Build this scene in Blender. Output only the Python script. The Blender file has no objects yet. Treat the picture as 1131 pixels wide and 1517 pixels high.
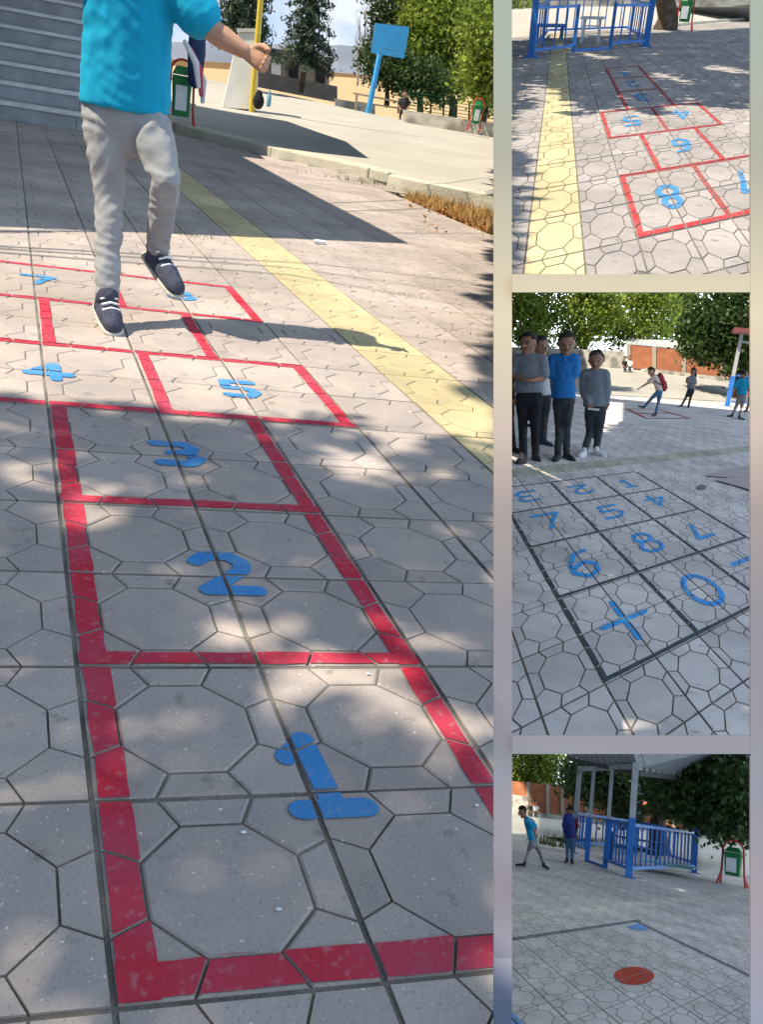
import bpy, bmesh, math, random
import numpy as np
from mathutils import Matrix, Vector
random.seed(7); rng = np.random.default_rng(11)
sc = bpy.context.scene
COL = sc.collection

# ------------------------------------------------------------------ places and camera
# The picture is a collage: four places, each with its own ground.  For each place the
# paving joints give the ground plane; every place is a rigid frame around the viewer.
F, CX, CY, PW, PH = 1250.0, 565.5, 758.5, 1131, 1517
PTS = {
'hop': [(0,0,166,1497),(1,0,566,1456.5),(0,1,138,1184),(1,1,462,1170),(0,2,113,986),(1,2,389,988),(2,2,630,988),
 (0,3,99,847),(1,3,337,855),(2,3,546,862),(0,4,85,744.7),(1,4,292,752),(2,4,479,762),(0,5,79.6,665),(1,5,256,674),
 (2,5,430,688),(0,6,71,601.5),(1,6,237,615.6),(2,6,382,621),(0,8,57,507),(1,8,192,518),(2,8,330,532),(3,8,445,540),
 (0,10,52,441),(3,10,389,477),(3,12,346,425),(3,6,533,634)],
'far': [(0,0,778,389),(1,0,865,372.6),(2,0,943,354),(1,1,860,313),(2,1,936,301),(1,2,854.8,274),(2,2,915,263),
 (3,2,975,253),(1,3,853,238),(2,3,909.6,230),(1,4,851,208.8),(2,6,890,168),(6,6,1035,152),(6,4,1072,183)],
'key': [(0,0,900.8,1012.5),(2,0,1031.6,942.4),(1,0,975,977),(0,2,829.3,891),(2,2,943.2,849),(1,2,886.6,867.4),
 (0,4,784,810.9),(2,4,884.8,787.9),(4,2,1038.7,818),(2,6,843.5,745.4),(4,4,969.7,768.4),(6,2,1109,796.7),(6,4,1033,755),
 (4,6,923.8,734.8),(6,6,983.9,725.3),(2,8,814,715.4),(4,8,884.8,708.3),(6,8,945,702)],
'disc': [(1,-1,786,1458.1),(1,-2,813.9,1484.4),(1,-3,842.5,1515.4),(2,0,809.1,1426.3),(2,-1,834.6,1446.2),
 (2,-2,862.4,1470.4),(2,-3,892.7,1495.8),(3,0,850,1417.2),(3,-1,874.7,1436.3),(3,-2,903,1456.8),(4,-1,911.8,1427),
 (4,-4,1011,1489.6),(5,-4,1040,1476.3)]}

def fit_h(P):
    A = []
    for u, v, x, y in P:
        x = (x-CX)/1000; y = (y-CY)/1000
        A += [[u,v,1,0,0,0,-x*u,-x*v,-x],[0,0,0,u,v,1,-y*u,-y*v,-y]]
    H = np.linalg.svd(np.array(A, float))[2][-1]
    h = (H/H[8])[:8]
    def res(h):
        M = np.append(h,1).reshape(3,3); r = []
        for u, v, x, y in P:
            p = M@[u,v,1]; r += [p[0]/p[2]*1000+CX-x, p[1]/p[2]*1000+CY-y]
        return np.array(r)
    for _ in range(25):
        r = res(h); J = np.array([(res(h+1e-6*np.eye(8)[k])-r)/1e-6 for k in range(8)]).T
        h = h-np.linalg.lstsq(J, r, rcond=None)[0]
    return np.append(h,1).reshape(3,3)

class Place:
    def __init__(s, key, h, center, win):
        s.key, s.h, s.win = key, h, win
        s.H = fit_h(PTS[key]); s.Hi = np.linalg.inv(s.H); l = s.Hi[2]
        n = np.array([l[0]*F/1000, -l[1]*F/1000, -l[2]]); n /= np.linalg.norm(n)
        if n[1] < 0: n = -n
        fw = s.ray0(*center); fw = fw-n*(n@fw); fw /= np.linalg.norm(fw)
        s.R = np.array([np.cross(fw, n), fw, n])
        s.o = s.g(*s.uvpx(0,0)); s.a = s.g(*s.uvpx(1,0))-s.o; s.b = s.g(*s.uvpx(0,1))-s.o
    def ray0(s, x, y): return np.array([(x-CX)/F, -(y-CY)/F, -1.0])
    def ray(s, x, y): return s.R@s.ray0(x, y)
    def uvpx(s, u, v):
        p = s.H@[u,v,1]; return p[0]/p[2]*1000+CX, p[1]/p[2]*1000+CY
    def uv(s, x, y):
        q = s.Hi@[(x-CX)/1000, (y-CY)/1000, 1]; return q[0]/q[2], q[1]/q[2]
    def g(s, x, y, z=0.0):                      # where the ray of a pixel meets height z
        d = s.ray(x, y); return d*((z-s.h)/d[2])+[0,0,s.h]
    def p(s, x, y, D):                          # a point D metres ahead
        d = s.ray(x, y); return d*(D/d[1])+[0,0,s.h]
    def t(s, u, v, z=0.0): return s.o+s.a*u+s.b*v+[0,0,z]
    def px(s, p):
        c = s.R.T@(np.array(p, float)-[0,0,s.h])
        if c[2] > -1e-6: return None
        return CX-c[0]/c[2]*F, CY+c[1]/c[2]*F
    def mpp(s, D): return D/F

PL = {'hop': Place('hop', .90, (366,758), (0,0,732,1517)), 'far': Place('far', .90, (936,203), (759,0,1113,406)),
      'key': Place('key', 1.40, (936,761), (759,433,1113,1090)), 'disc': Place('disc', 1.45, (936,1317), (759,1117,1113,1517))}
RL, HL = PL['hop'].R, PL['hop'].h
for s in PL.values():
    rot = RL@s.R.T
    m = np.eye(4); m[:3,:3] = rot; m[:3,3] = np.array([0,0,HL])-rot@np.array([0,0,s.h])
    s.M = Matrix(m.tolist())

cam_d = bpy.data.cameras.new('camera'); cam = bpy.data.objects.new('camera', cam_d); COL.objects.link(cam)
cm = np.eye(4); cm[:3,:3] = RL; cm[2,3] = HL
cam.matrix_world = Matrix(cm.tolist())
cam_d.sensor_fit = 'VERTICAL'; cam_d.sensor_height = 36.0; cam_d.lens = 36.0*F/PH
cam_d.clip_start = 0.05; cam_d.clip_end = 3000
sc.camera = cam

# ------------------------------------------------------------------ sky, sun, exposure
SUN_EL = math.radians(56)
SAZ = np.array([-.9886,-.1508,0])
SUN = np.append(SAZ[:2]*math.cos(SUN_EL), math.sin(SUN_EL))      # towards the sun
w = bpy.data.worlds.new('World'); sc.world = w; w.use_nodes = True
nt = w.node_tree; nt.nodes.clear()
out = nt.nodes.new('ShaderNodeOutputWorld'); bg = nt.nodes.new('ShaderNodeBackground')
sky = nt.nodes.new('ShaderNodeTexSky'); sky.sky_type = 'NISHITA'; sky.sun_disc = False
sky.sun_elevation = SUN_EL; sky.sun_rotation = math.atan2(SAZ[0], SAZ[1])
sky.altitude = 2200; sky.air_density = .75; sky.dust_density = .4; sky.ozone_density = 1.6
tcn = nt.nodes.new('ShaderNodeTexCoord'); nz = nt.nodes.new('ShaderNodeTexNoise'); rp = nt.nodes.new('ShaderNodeValToRGB')
mpn = nt.nodes.new('ShaderNodeMapping'); mpn.inputs['Scale'].default_value = (1.5,1.5,6)
nz.inputs['Scale'].default_value = 3.0; nz.inputs['Detail'].default_value = 7
rp.color_ramp.elements[0].position = .5; rp.color_ramp.elements[1].position = .72
mixw = nt.nodes.new('ShaderNodeMixRGB'); mixw.inputs['Color2'].default_value = (4.2,5.2,7.0,1)
nt.links.new(tcn.outputs['Generated'], mpn.inputs['Vector']); nt.links.new(mpn.outputs[0], nz.inputs['Vector'])
nt.links.new(nz.outputs['Fac'], rp.inputs['Fac']); nt.links.new(rp.outputs['Color'], mixw.inputs['Fac'])
nt.links.new(sky.outputs['Color'], mixw.inputs['Color1']); nt.links.new(mixw.outputs[0], bg.inputs['Color'])
bg.inputs['Strength'].default_value = 0.05
nt.links.new(bg.outputs[0], out.inputs['Surface'])
sun_d = bpy.data.lights.new('sun', 'SUN'); sun_d.energy = 5.0; sun_d.angle = math.radians(.53); sun_d.color = (1,.885,.71)
sun = bpy.data.objects.new('sun', sun_d); COL.objects.link(sun)
sun.rotation_euler = Vector(SUN.tolist()).to_track_quat('Z','Y').to_euler()
sc.view_settings.view_transform = 'Standard'; sc.view_settings.look = 'None'
sc.view_settings.gamma = 1.0; sc.view_settings.use_curve_mapping = False; sc.view_settings.exposure = 0.70
sc.render.engine = 'CYCLES'

# ------------------------------------------------------------------ materials
MATS = {}
def mat(name, c1, c2=None, scale=8.0, rough=.8, bump=0.0, bscale=60.0, metal=0.0, transl=0.0, rnd=0.0, kind='noise', coord='Position', spec=.3, detail=5, stretch=None):
    if name in MATS: return MATS[name]
    m = bpy.data.materials.new(name); m.use_nodes = True; n = m.node_tree; n.nodes.clear(); L = n.links
    o = n.nodes.new('ShaderNodeOutputMaterial'); b = n.nodes.new('ShaderNodeBsdfPrincipled')
    b.inputs['Roughness'].default_value = rough; b.inputs['Metallic'].default_value = metal
    b.inputs['Specular IOR Level'].default_value = spec
    c2 = c2 or tuple(x*.82 for x in c1)
    if coord == 'Position':
        g = n.nodes.new('ShaderNodeNewGeometry'); vec = g.outputs['Position']
    else:
        g = n.nodes.new('ShaderNodeTexCoord'); vec = g.outputs['Object']
    if stretch:
        mp = n.nodes.new('ShaderNodeMapping'); mp.inputs['Scale'].default_value = stretch; L.new(vec, mp.inputs['Vector']); vec = mp.outputs[0]
    if kind == 'voronoi':
        t = n.nodes.new('ShaderNodeTexVoronoi'); t.inputs['Scale'].default_value = scale; L.new(vec, t.inputs['Vector']); fac = t.outputs['Distance']
    elif kind == 'brick':
        t = n.nodes.new('ShaderNodeTexBrick'); t.inputs['Scale'].default_value = scale; L.new(vec, t.inputs['Vector']); fac = t.outputs['Fac']
    else:
        t = n.nodes.new('ShaderNodeTexNoise'); t.inputs['Scale'].default_value = scale; t.inputs['Detail'].default_value = detail; L.new(vec, t.inputs['Vector']); fac = t.outputs['Fac']
    r = n.nodes.new('ShaderNodeValToRGB'); r.color_ramp.elements[0].position = .32; r.color_ramp.elements[1].position = .68
    r.color_ramp.elements[0].color = (*c2,1); r.color_ramp.elements[1].color = (*c1,1)
    L.new(fac, r.inputs['Fac']); colr = r.outputs['Color']
    if rnd:
        hs = n.nodes.new('ShaderNodeHueSaturation'); gi = n.nodes.new('ShaderNodeNewGeometry'); mr = n.nodes.new('ShaderNodeMapRange')
        mr.inputs['To Min'].default_value = 1-rnd; mr.inputs['To Max'].default_value = 1+rnd
        L.new(gi.outputs['Random Per Island'], mr.inputs['Value']); L.new(mr.outputs[0], hs.inputs['Value']); L.new(colr, hs.inputs['Color']); colr = hs.outputs[0]
    L.new(colr, b.inputs['Base Color'])
    if bump:
        t2 = n.nodes.new('ShaderNodeTexNoise'); t2.inputs['Scale'].default_value = bscale; t2.inputs['Detail'].default_value = 4; L.new(vec, t2.inputs['Vector'])
        bp = n.nodes.new('ShaderNodeBump'); bp.inputs['Strength'].default_value = bump; bp.inputs['Distance'].default_value = .02
        L.new((t if kind != 'noise' and bscale == 0 else t2).outputs[0], bp.inputs['Height']); L.new(bp.outputs[0], b.inputs['Normal'])
    if transl:
        tr = n.nodes.new('ShaderNodeBsdfTranslucent'); L.new(colr, tr.inputs['Color']); mx = n.nodes.new('ShaderNodeMixShader'); mx.inputs[0].default_value = transl
        L.new(b.outputs[0], mx.inputs[1]); L.new(tr.outputs[0], mx.inputs[2]); L.new(mx.outputs[0], o.inputs['Surface'])
    else: L.new(b.outputs[0], o.inputs['Surface'])
    MATS[name] = m; return m

def paving_mat(name, c1, c2, c3):
    m = bpy.data.materials.new(name); m.use_nodes = True; n = m.node_tree; n.nodes.clear(); L = n.links
    o = n.nodes.new('ShaderNodeOutputMaterial'); b = n.nodes.new('ShaderNodeBsdfPrincipled'); b.inputs['Roughness'].default_value = .82; b.inputs['Specular IOR Level'].default_value = .25
    g = n.nodes.new('ShaderNodeNewGeometry'); oi = n.nodes.new('ShaderNodeObjectInfo')
    def noise(s, d=4):
        t = n.nodes.new('ShaderNodeTexNoise'); t.inputs['Scale'].default_value = s; t.inputs['Detail'].default_value = d; L.new(g.outputs['Position'], t.inputs['Vector']); return t.outputs['Fac']
    def mixc(f, a, bb, typ='MIX'):
        x = n.nodes.new('ShaderNodeMixRGB'); x.blend_type = typ
        for k, val in enumerate((f, a, bb)):
            if isinstance(val, (tuple, float)): x.inputs[k].default_value = val if isinstance(val, float) else (*val,1)
            else: L.new(val, x.inputs[k])
        return x.outputs[0]
    def ramp(v, a, bb):
        r = n.nodes.new('ShaderNodeMapRange'); r.inputs['From Min'].default_value = a; r.inputs['From Max'].default_value = bb; L.new(v, r.inputs['Value']); return r.outputs[0]
    c = mixc(ramp(noise(2.2), .3, .7), c1, c2)
    c = mixc(ramp(noise(9, 6), .42, .75), c, c3)
    val = n.nodes.new('ShaderNodeMath'); val.operation = 'ADD'
    L.new(oi.outputs['Random'], val.inputs[0]); L.new(g.outputs['Random Per Island'], val.inputs[1])
    mr = n.nodes.new('ShaderNodeMapRange'); mr.inputs['From Max'].default_value = 2.0; mr.inputs['To Min'].default_value = .83; mr.inputs['To Max'].default_value = 1.17; L.new(val.outputs[0], mr.inputs['Value'])
    st = n.nodes.new('ShaderNodeMapRange'); st.inputs['From Min'].default_value = .35; st.inputs['From Max'].default_value = .62; st.inputs['To Min'].default_value = .80; st.inputs['To Max'].default_value = 1.06; L.new(noise(1.3,6), st.inputs['Value'])
    mu = n.nodes.new('ShaderNodeMath'); mu.operation = 'MULTIPLY'; L.new(mr.outputs[0], mu.inputs[0]); L.new(st.outputs[0], mu.inputs[1])
    hs = n.nodes.new('ShaderNodeHueSaturation'); L.new(mu.outputs[0], hs.inputs['Value']); L.new(c, hs.inputs['Color'])
    c_ = mixc(ramp(noise(17,7), .63, .72), hs.outputs[0], tuple(x*.6 for x in c2)); hs = type('o',(),{'outputs':[c_]})
    sp = noise(210, 2); c = mixc(ramp(sp, .60, .72), hs.outputs[0], tuple(x*.62 for x in c1))
    sp2 = noise(150, 2); c = mixc(ramp(sp2, .68, .74), c, (.7,.67,.62))
    L.new(c, b.inputs['Base Color'])
    bp = n.nodes.new('ShaderNodeBump'); bp.inputs['Strength'].default_value = .35; bp.inputs['Distance'].default_value = .004; L.new(noise(120,5), bp.inputs['Height']); L.new(bp.outputs[0], b.inputs['Normal'])
    L.new(b.outputs[0], o.inputs['Surface']); MATS[name] = m; return m

def emit_cloud(name, c1, c2, strength, scale):
    m = bpy.data.materials.new(name); m.use_nodes = True; n = m.node_tree; n.nodes.clear()
    o = n.nodes.new('ShaderNodeOutputMaterial'); e = n.nodes.new('ShaderNodeEmission'); t = n.nodes.new('ShaderNodeTexNoise'); g = n.nodes.new('ShaderNodeNewGeometry'); r = n.nodes.new('ShaderNodeValToRGB')
    mp = n.nodes.new('ShaderNodeMapping'); mp.inputs['Scale'].default_value = (1,1,2.2); t.inputs['Scale'].default_value = scale; t.inputs['Detail'].default_value = 7
    r.color_ramp.elements[0].position = .38; r.color_ramp.elements[1].position = .62; r.color_ramp.elements[0].color = (*c1,1); r.color_ramp.elements[1].color = (*c2,1)
    n.links.new(g.outputs['Position'], mp.inputs[0]); n.links.new(mp.outputs[0], t.inputs['Vector']); n.links.new(t.outputs['Fac'], r.inputs[0]); n.links.new(r.outputs[0], e.inputs[0]); e.inputs[1].default_value = strength
    n.links.new(e.outputs[0], o.inputs['Surface']); return m
def emit(name, c, strength):
    m = bpy.data.materials.new(name); m.use_nodes = True; n = m.node_tree; n.nodes.clear()
    o = n.nodes.new('ShaderNodeOutputMaterial'); e = n.nodes.new('ShaderNodeEmission'); e.inputs[0].default_value = (*c,1); e.inputs[1].default_value = strength
    n.links.new(e.outputs[0], o.inputs['Surface']); return m

PINK = paving_mat('paving_pink', (.425,.36,.322), (.38,.33,.305), (.335,.30,.29))
GREY = paving_mat('paving_grey', (.46,.425,.405), (.42,.39,.375), (.38,.36,.355))
YELL = paving_mat('paving_yellow', (.53,.45,.25), (.48,.41,.24), (.43,.375,.25))
BED = mat('joint_sand', (.25,.225,.19), (.075,.072,.065), scale=7, rough=.95, bump=.4, bscale=150)
YELL2 = paving_mat('paving_pale_yellow', (.53,.50,.40), (.48,.455,.375), (.44,.42,.36))
KEYP = paving_mat('paving_light_grey', (.71,.645,.62), (.66,.605,.585), (.61,.56,.55))  # grey paving lightened to make up for the blocked sky light
FARP = paving_mat('paving_rose', (.335,.305,.295), (.305,.28,.272), (.275,.257,.255))
def paint_mat(name, c, faded, wear=.71):
    m = bpy.data.materials.new(name); m.use_nodes = True; n = m.node_tree; n.nodes.clear(); L = n.links
    o = n.nodes.new('ShaderNodeOutputMaterial'); b = n.nodes.new('ShaderNodeBsdfPrincipled'); b.inputs['Roughness'].default_value = .75; b.inputs['Specular IOR Level'].default_value = .2
    g = n.nodes.new('ShaderNodeNewGeometry')
    def nz_(sc_, d): t = n.nodes.new('ShaderNodeTexNoise'); t.inputs['Scale'].default_value = sc_; t.inputs['Detail'].default_value = d; L.new(g.outputs['Position'], t.inputs['Vector']); return t.outputs['Fac']
    def mr_(v, a, b_, t0=0, t1=1): r = n.nodes.new('ShaderNodeMapRange'); r.inputs['From Min'].default_value = a; r.inputs['From Max'].default_value = b_; r.inputs['To Min'].default_value = t0; r.inputs['To Max'].default_value = t1; L.new(v, r.inputs['Value']); return r.outputs[0]
    x = n.nodes.new('ShaderNodeMixRGB'); x.inputs[1].default_value = (*c,1); x.inputs[2].default_value = (*faded,1); L.new(mr_(nz_(5,6),.35,.7), x.inputs[0])
    y = n.nodes.new('ShaderNodeMixRGB'); y.inputs[2].default_value = (.38,.34,.32,1); L.new(x.outputs[0], y.inputs[1]); L.new(mr_(nz_(75,8),wear-.14,wear,0,.28), y.inputs[0])
    L.new(y.outputs[0], b.inputs['Base Color'])
    bp = n.nodes.new('ShaderNodeBump'); bp.inputs['Strength'].default_value = .35; bp.inputs['Distance'].default_value = .004; L.new(nz_(120,5), bp.inputs['Height']); L.new(bp.outputs[0], b.inputs['Normal'])
    L.new(b.outputs[0], o.inputs['Surface']); MATS[name] = m; return m
RED = paint_mat('red_paint', (.47,.022,.045), (.42,.06,.10))
REDW = paint_mat('worn_red_paint', (.38,.03,.035), (.36,.07,.07), .70)
BLUEP = paint_mat('blue_paint', (.035,.20,.50), (.08,.25,.48), .71)
CYANP = paint_mat('bright_blue_paint', (.03,.36,.86), (.05,.33,.74), .72)
SLATE = paint_mat('slate_paint', (.035,.055,.07), (.06,.08,.095), .72)
CONC = mat('court_concrete', (.43,.415,.375), (.37,.355,.32), scale=.8, rough=.9, bump=.2, bscale=18)
KERB = mat('kerb_concrete', (.56,.54,.44), (.42,.40,.32), scale=3, rough=.9, bump=.4, bscale=30)
DIRT = mat('dry_dirt', (.36,.24,.12), (.22,.14,.07), scale=4, rough=.95, bump=.5, bscale=20)
BLUEM = mat('blue_enamel', (.035,.19,.56), (.03,.15,.46), scale=5, rough=.4, bump=.05)
BLUEL = mat('light_blue_enamel', (.05,.36,.72), (.05,.30,.62), scale=5, rough=.45, bump=.05)
GREYM = mat('grey_enamel', (.42,.43,.44), (.32,.33,.33), scale=5, rough=.45)
WHITEP = mat('white_plaster', (.74,.74,.70), (.62,.62,.58), scale=3, rough=.8, bump=.2, bscale=25)
BARK = mat('bark', (.14,.10,.07), (.06,.045,.03), scale=9, rough=.95, bump=.8, bscale=30)
LEAF = mat('leaf_bright', (.26,.33,.045), (.14,.21,.03), scale=1.2, rough=.55, transl=.35, rnd=.35)
LEAFD = mat('leaf_dark', (.06,.105,.025), (.035,.065,.018), scale=1.2, rough=.5, transl=.28, rnd=.35)
LEAFC = mat('needle', (.085,.12,.075), (.045,.07,.045), scale=1.5, rough=.7, transl=.15, rnd=.3)
WEED = mat('weed', (.17,.18,.06), (.11,.12,.04), scale=6, rough=.8, transl=.3, rnd=.3)
STRAW = mat('straw', (.50,.33,.12), (.36,.22,.08), scale=6, rough=.85, transl=.2, rnd=.3)
BRICK = mat('brick_infill', (.43,.17,.085), (.33,.12,.06), scale=2.5, rough=.9, bump=.5, bscale=30)
STONE = mat('rubble', (.45,.43,.38), (.22,.21,.18), scale=2.4, rough=.95, bump=.9, bscale=8, kind='voronoi')
METALR = mat('metal_roof', (.62,.66,.68), (.52,.56,.58), scale=2, rough=.4)
DISCR = mat('red_disc_paint', (.46,.045,.02), (.34,.03,.015), scale=9, rough=.9, spec=.05)
RUSTR = mat('red_roof', (.22,.06,.06), (.15,.05,.05), scale=2, rough=.6)
GREEN = mat('green_bin', (.02,.20,.06), (.015,.15,.045), scale=6, rough=.45)
REDM = mat('red_enamel', (.55,.06,.04), (.45,.05,.03), scale=6, rough=.45)
PAPER = mat('paper', (.75,.76,.76), (.66,.68,.70), scale=9, rough=.7)
SKIN = mat('skin', (.36,.19,.115), (.31,.16,.10), scale=12, rough=.55, coord='Object')
SKINL = mat('skin_light', (.46,.26,.17), (.40,.22,.14), scale=12, rough=.55, coord='Object')
HAIR = mat('black_hair', (.012,.010,.009), (.02,.016,.014), scale=60, rough=.5, bump=.6, bscale=140)
DARK = mat('dark_cloth', (.012,.012,.015), (.02,.02,.024), scale=20, rough=.9, bump=.5, bscale=25)
CHAR = mat('charcoal_cloth', (.045,.05,.055), (.03,.034,.038), scale=20, rough=.9, bump=.5, bscale=25)
GREYS = mat('grey_polo', (.20,.22,.25), (.16,.175,.20), scale=18, rough=.9, bump=.5, bscale=22)
BLUES = mat('blue_polo', (.02,.19,.50), (.02,.15,.42), scale=18, rough=.9, bump=.5, bscale=22)
TURQ = mat('turquoise_cotton', (.0,.33,.52), (.0,.27,.45), scale=7, rough=.85, bump=.7, bscale=5.5, stretch=(1,1,.6))
PANT = mat('pale_grey_denim', (.32,.325,.33), (.23,.236,.24), scale=10, rough=.9, bump=.4, bscale=11)
JEAN = mat('blue_denim', (.07,.17,.27), (.05,.12,.21), scale=15, rough=.9, bump=.5, bscale=25)
SHOE = mat('navy_canvas', (.055,.06,.095), (.035,.04,.065), scale=25, rough=.8, bump=.5, bscale=60)
SOLE = mat('pale_rubber', (.50,.48,.42), (.36,.34,.30), scale=20, rough=.7)
BLACKR = mat('black_rubber', (.02,.02,.022), (.03,.03,.03), scale=20, rough=.7)
MARB = mat('grey_marble', (.36,.375,.40), (.27,.28,.30), scale=5, rough=.6, bump=.1, bscale=20)

# ------------------------------------------------------------------ mesh helpers
def link(name, me, m, S=None, parent=None, loc=None):
    o = bpy.data.objects.new(name, me); COL.objects.link(o)
    if m is not None and not me.materials: me.materials.append(m)
    if parent is not None: o.parent = parent
    if loc is not None: o.location = [float(x) for x in loc]
    if parent is None and S is not None: o.matrix_world = S.M@o.matrix_basis
    return o
def mesh(vs, fs, smooth=False):
    me = bpy.data.meshes.new('m'); me.from_pydata([tuple(map(float, v)) for v in vs], [], [tuple(f) for f in fs]); me.update()
    if smooth: me.polygons.foreach_set('use_smooth', [True]*len(me.polygons))
    return me
def tag(o, label=None, cat=None, group=None, kind=None):
    if label: o['label'] = label
    if cat: o['category'] = cat
    if group: o['group'] = group
    if kind: o['kind'] = kind
    return o
def thing(S, name, loc, label, cat, group=None):
    o = bpy.data.objects.new(name, None); COL.objects.link(o); o.location = [float(x) for x in loc]
    o.empty_display_size = .1
    o.matrix_world = S.M@o.matrix_basis
    o['org'] = [float(x) for x in loc]
    return tag(o, label, cat, group)
class MB:
    def __init__(s): s.v, s.f = [], []
    def add(s, vs, fs):
        k = len(s.v); s.v += [np.array(v, float) for v in vs]; s.f += [[i+k for i in f] for f in fs]; return s
    def beam(s, p0, p1, w, d=None, up=(0,0,1)):
        p0, p1 = np.array(p0,float), np.array(p1,float); d = d or w; ax = p1-p0; ax /= np.linalg.norm(ax)
        u = np.array(up,float); 
        if abs(u@ax) > .95: u = np.array([0,1.,0])
        e1 = np.cross(ax,u); e1 /= np.linalg.norm(e1); e2 = np.cross(e1,ax)
        q = [e1*a*w/2+e2*b*d/2 for a,b in ((-1,-1),(1,-1),(1,1),(-1,1))]
        return s.add([p0+x for x in q]+[p1+x for x in q], [(3,2,1,0),(4,5,6,7),(0,1,5,4),(1,2,6,5),(2,3,7,6),(3,0,4,7)])
    def prism(s, poly, z0, z1):                  # poly: list of 2d or 3d points, extruded in z
        n = len(poly); lo = [np.array([p[0],p[1],(p[2] if len(p)>2 else 0)+z0]) for p in poly]; hi = [np.array([p[0],p[1],(p[2] if len(p)>2 else 0)+z1]) for p in poly]
        ar = sum(poly[i][0]*poly[(i+1)%n][1]-poly[(i+1)%n][0]*poly[i][1] for i in range(n))
        if ar < 0: lo, hi = lo[::-1], hi[::-1]
        return s.add(lo+hi, [tuple(range(n-1,-1,-1)), tuple(range(n,2*n))]+[(i,(i+1)%n,n+(i+1)%n,n+i) for i in range(n)])
    def tube(s, pts, rs, seg=10, side=None, flat=1.0, caps=True):   # round-ended tube through points; cross-section may be flattened
        pts = [np.array(p,float) for p in pts]; rings = []
        for i, p in enumerate(pts):
            ax = pts[min(i+1,len(pts)-1)]-pts[max(i-1,0)]; ax /= np.linalg.norm(ax)+1e-12
            u = np.array(side if side is not None else (0.13,1,.21), float); u = u-ax*(u@ax)
            if np.linalg.norm(u) < 1e-3: u = np.cross(ax,(1,0,.3))
            u /= np.linalg.norm(u); v = np.cross(ax,u)
            if i == 0 and caps:
                for a in (-80,-50,-25): rings.append((p+ax*rs[0]*math.sin(math.radians(a)), rs[0]*math.cos(math.radians(a)), u, v))
            rings.append((p, rs[i], u, v))
            if i == len(pts)-1 and caps:
                for a in (25,50,80): rings.append((p+ax*rs[i]*math.sin(math.radians(a)), rs[i]*math.cos(math.radians(a)), u, v))
        vs = []
        for p, r, u, v in rings:
            for k in range(seg):
                t = 2*math.pi*k/seg; vs.append(p+u*(r*math.cos(t))+v*(r*flat*math.sin(t)))
        fs = [(i*seg+k, i*seg+(k+1)%seg, (i+1)*seg+(k+1)%seg, (i+1)*seg+k) for i in range(len(rings)-1) for k in range(seg)]
        fs += [tuple(range(seg-1,-1,-1)), tuple(range((len(rings)-1)*seg, len(rings)*seg))]
        return s.add(vs, fs)
    def ball(s, c, r, seg=12):
        r = np.array(r if hasattr(r,'__len__') else (r,r,r), float); vs = []; nr = seg//2
        for i in range(nr+1):
            a = math.pi*(i/nr-.5)*.999
            for k in range(seg): t = 2*math.pi*k/seg; vs.append(np.array(c)+r*[math.cos(a)*math.cos(t), math.cos(a)*math.sin(t), math.sin(a)])
        fs = [(i*seg+k, i*seg+(k+1)%seg, (i+1)*seg+(k+1)%seg, (i+1)*seg+k) for i in range(nr) for k in range(seg)]
        fs += [tuple(range(seg-1,-1,-1)), tuple(range(nr*seg,(nr+1)*seg))]
        return s.add(vs, fs)
    def build(s, name, m, S=None, parent=None, smooth=False, org=None):
        if org is None: org = np.array(parent['org']) if parent is not None and 'org' in parent else (np.mean(s.v, axis=0) if parent is None and S is not None else np.zeros(3))
        me = mesh([v-org for v in s.v], s.f, smooth)
        o = link(name, me, m, S, parent, loc=None if parent is not None else org)
        o['org'] = [float(x) for x in org]
        return o
def bevel(o, wd=.01, seg=2):
    b = o.modifiers.new('bevel','BEVEL'); b.width = wd; b.segments = seg; b.limit_method = 'ANGLE'; return o
from mathutils import noise as mnoise
def wrinkle(me, amp, f=(9,9,26)):
    """soft cloth folds: ridged noise along the normals"""
    n = len(me.vertices); co = np.empty(n*3,np.float32); no = np.empty(n*3,np.float32); me.vertices.foreach_get('co',co); me.vertices.foreach_get('normal',no)
    co = co.reshape(-1,3); no = no.reshape(-1,3); d = np.empty(n,np.float32)
    for i in range(n):
        x, y, z = co[i]; w_ = mnoise.noise(Vector((x*4,y*4,z*5)))*.7
        a = mnoise.noise(Vector((x*f[0]+w_,y*f[1],z*f[2]+x*9+w_*3))); b = mnoise.noise(Vector((x*f[0]*1.7+5,y*f[1]*1.7,z*f[2]*.6-x*12)))
        d[i] = (1-abs(a)*2.2)*.6+(1-abs(b)*2.2)*.4-.55
    co += no*(d*amp)[:,None]; me.vertices.foreach_set('co',co.ravel()); me.update()
def blob(name, mb, m, parent, S, voxel=.012, smooth=6, org=None, fold=0.0):
    """union of the tubes and balls in mb as one continuous smooth skin"""
    org = np.array(parent['org']) if parent is not None else org
    me = mesh([v-org for v in mb.v], mb.f); o = bpy.data.objects.new('tmp', me); COL.objects.link(o)
    r = o.modifiers.new('r','REMESH'); r.mode = 'VOXEL'; r.voxel_size = voxel; r.use_smooth_shade = True
    if smooth:
        k = o.modifiers.new('s','SMOOTH'); k.factor = .5; k.iterations = smooth
    dg = bpy.context.evaluated_depsgraph_get(); m2 = bpy.data.meshes.new_from_object(o.evaluated_get(dg))
    bpy.data.objects.remove(o); bpy.data.meshes.remove(me)
    if fold: wrinkle(m2, fold)
    m2.polygons.foreach_set('use_smooth', [True]*len(m2.polygons))
    o = link(name, m2, m, S, parent, loc=None if parent is not None else org); o['org'] = [float(x) for x in org]; return o
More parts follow.
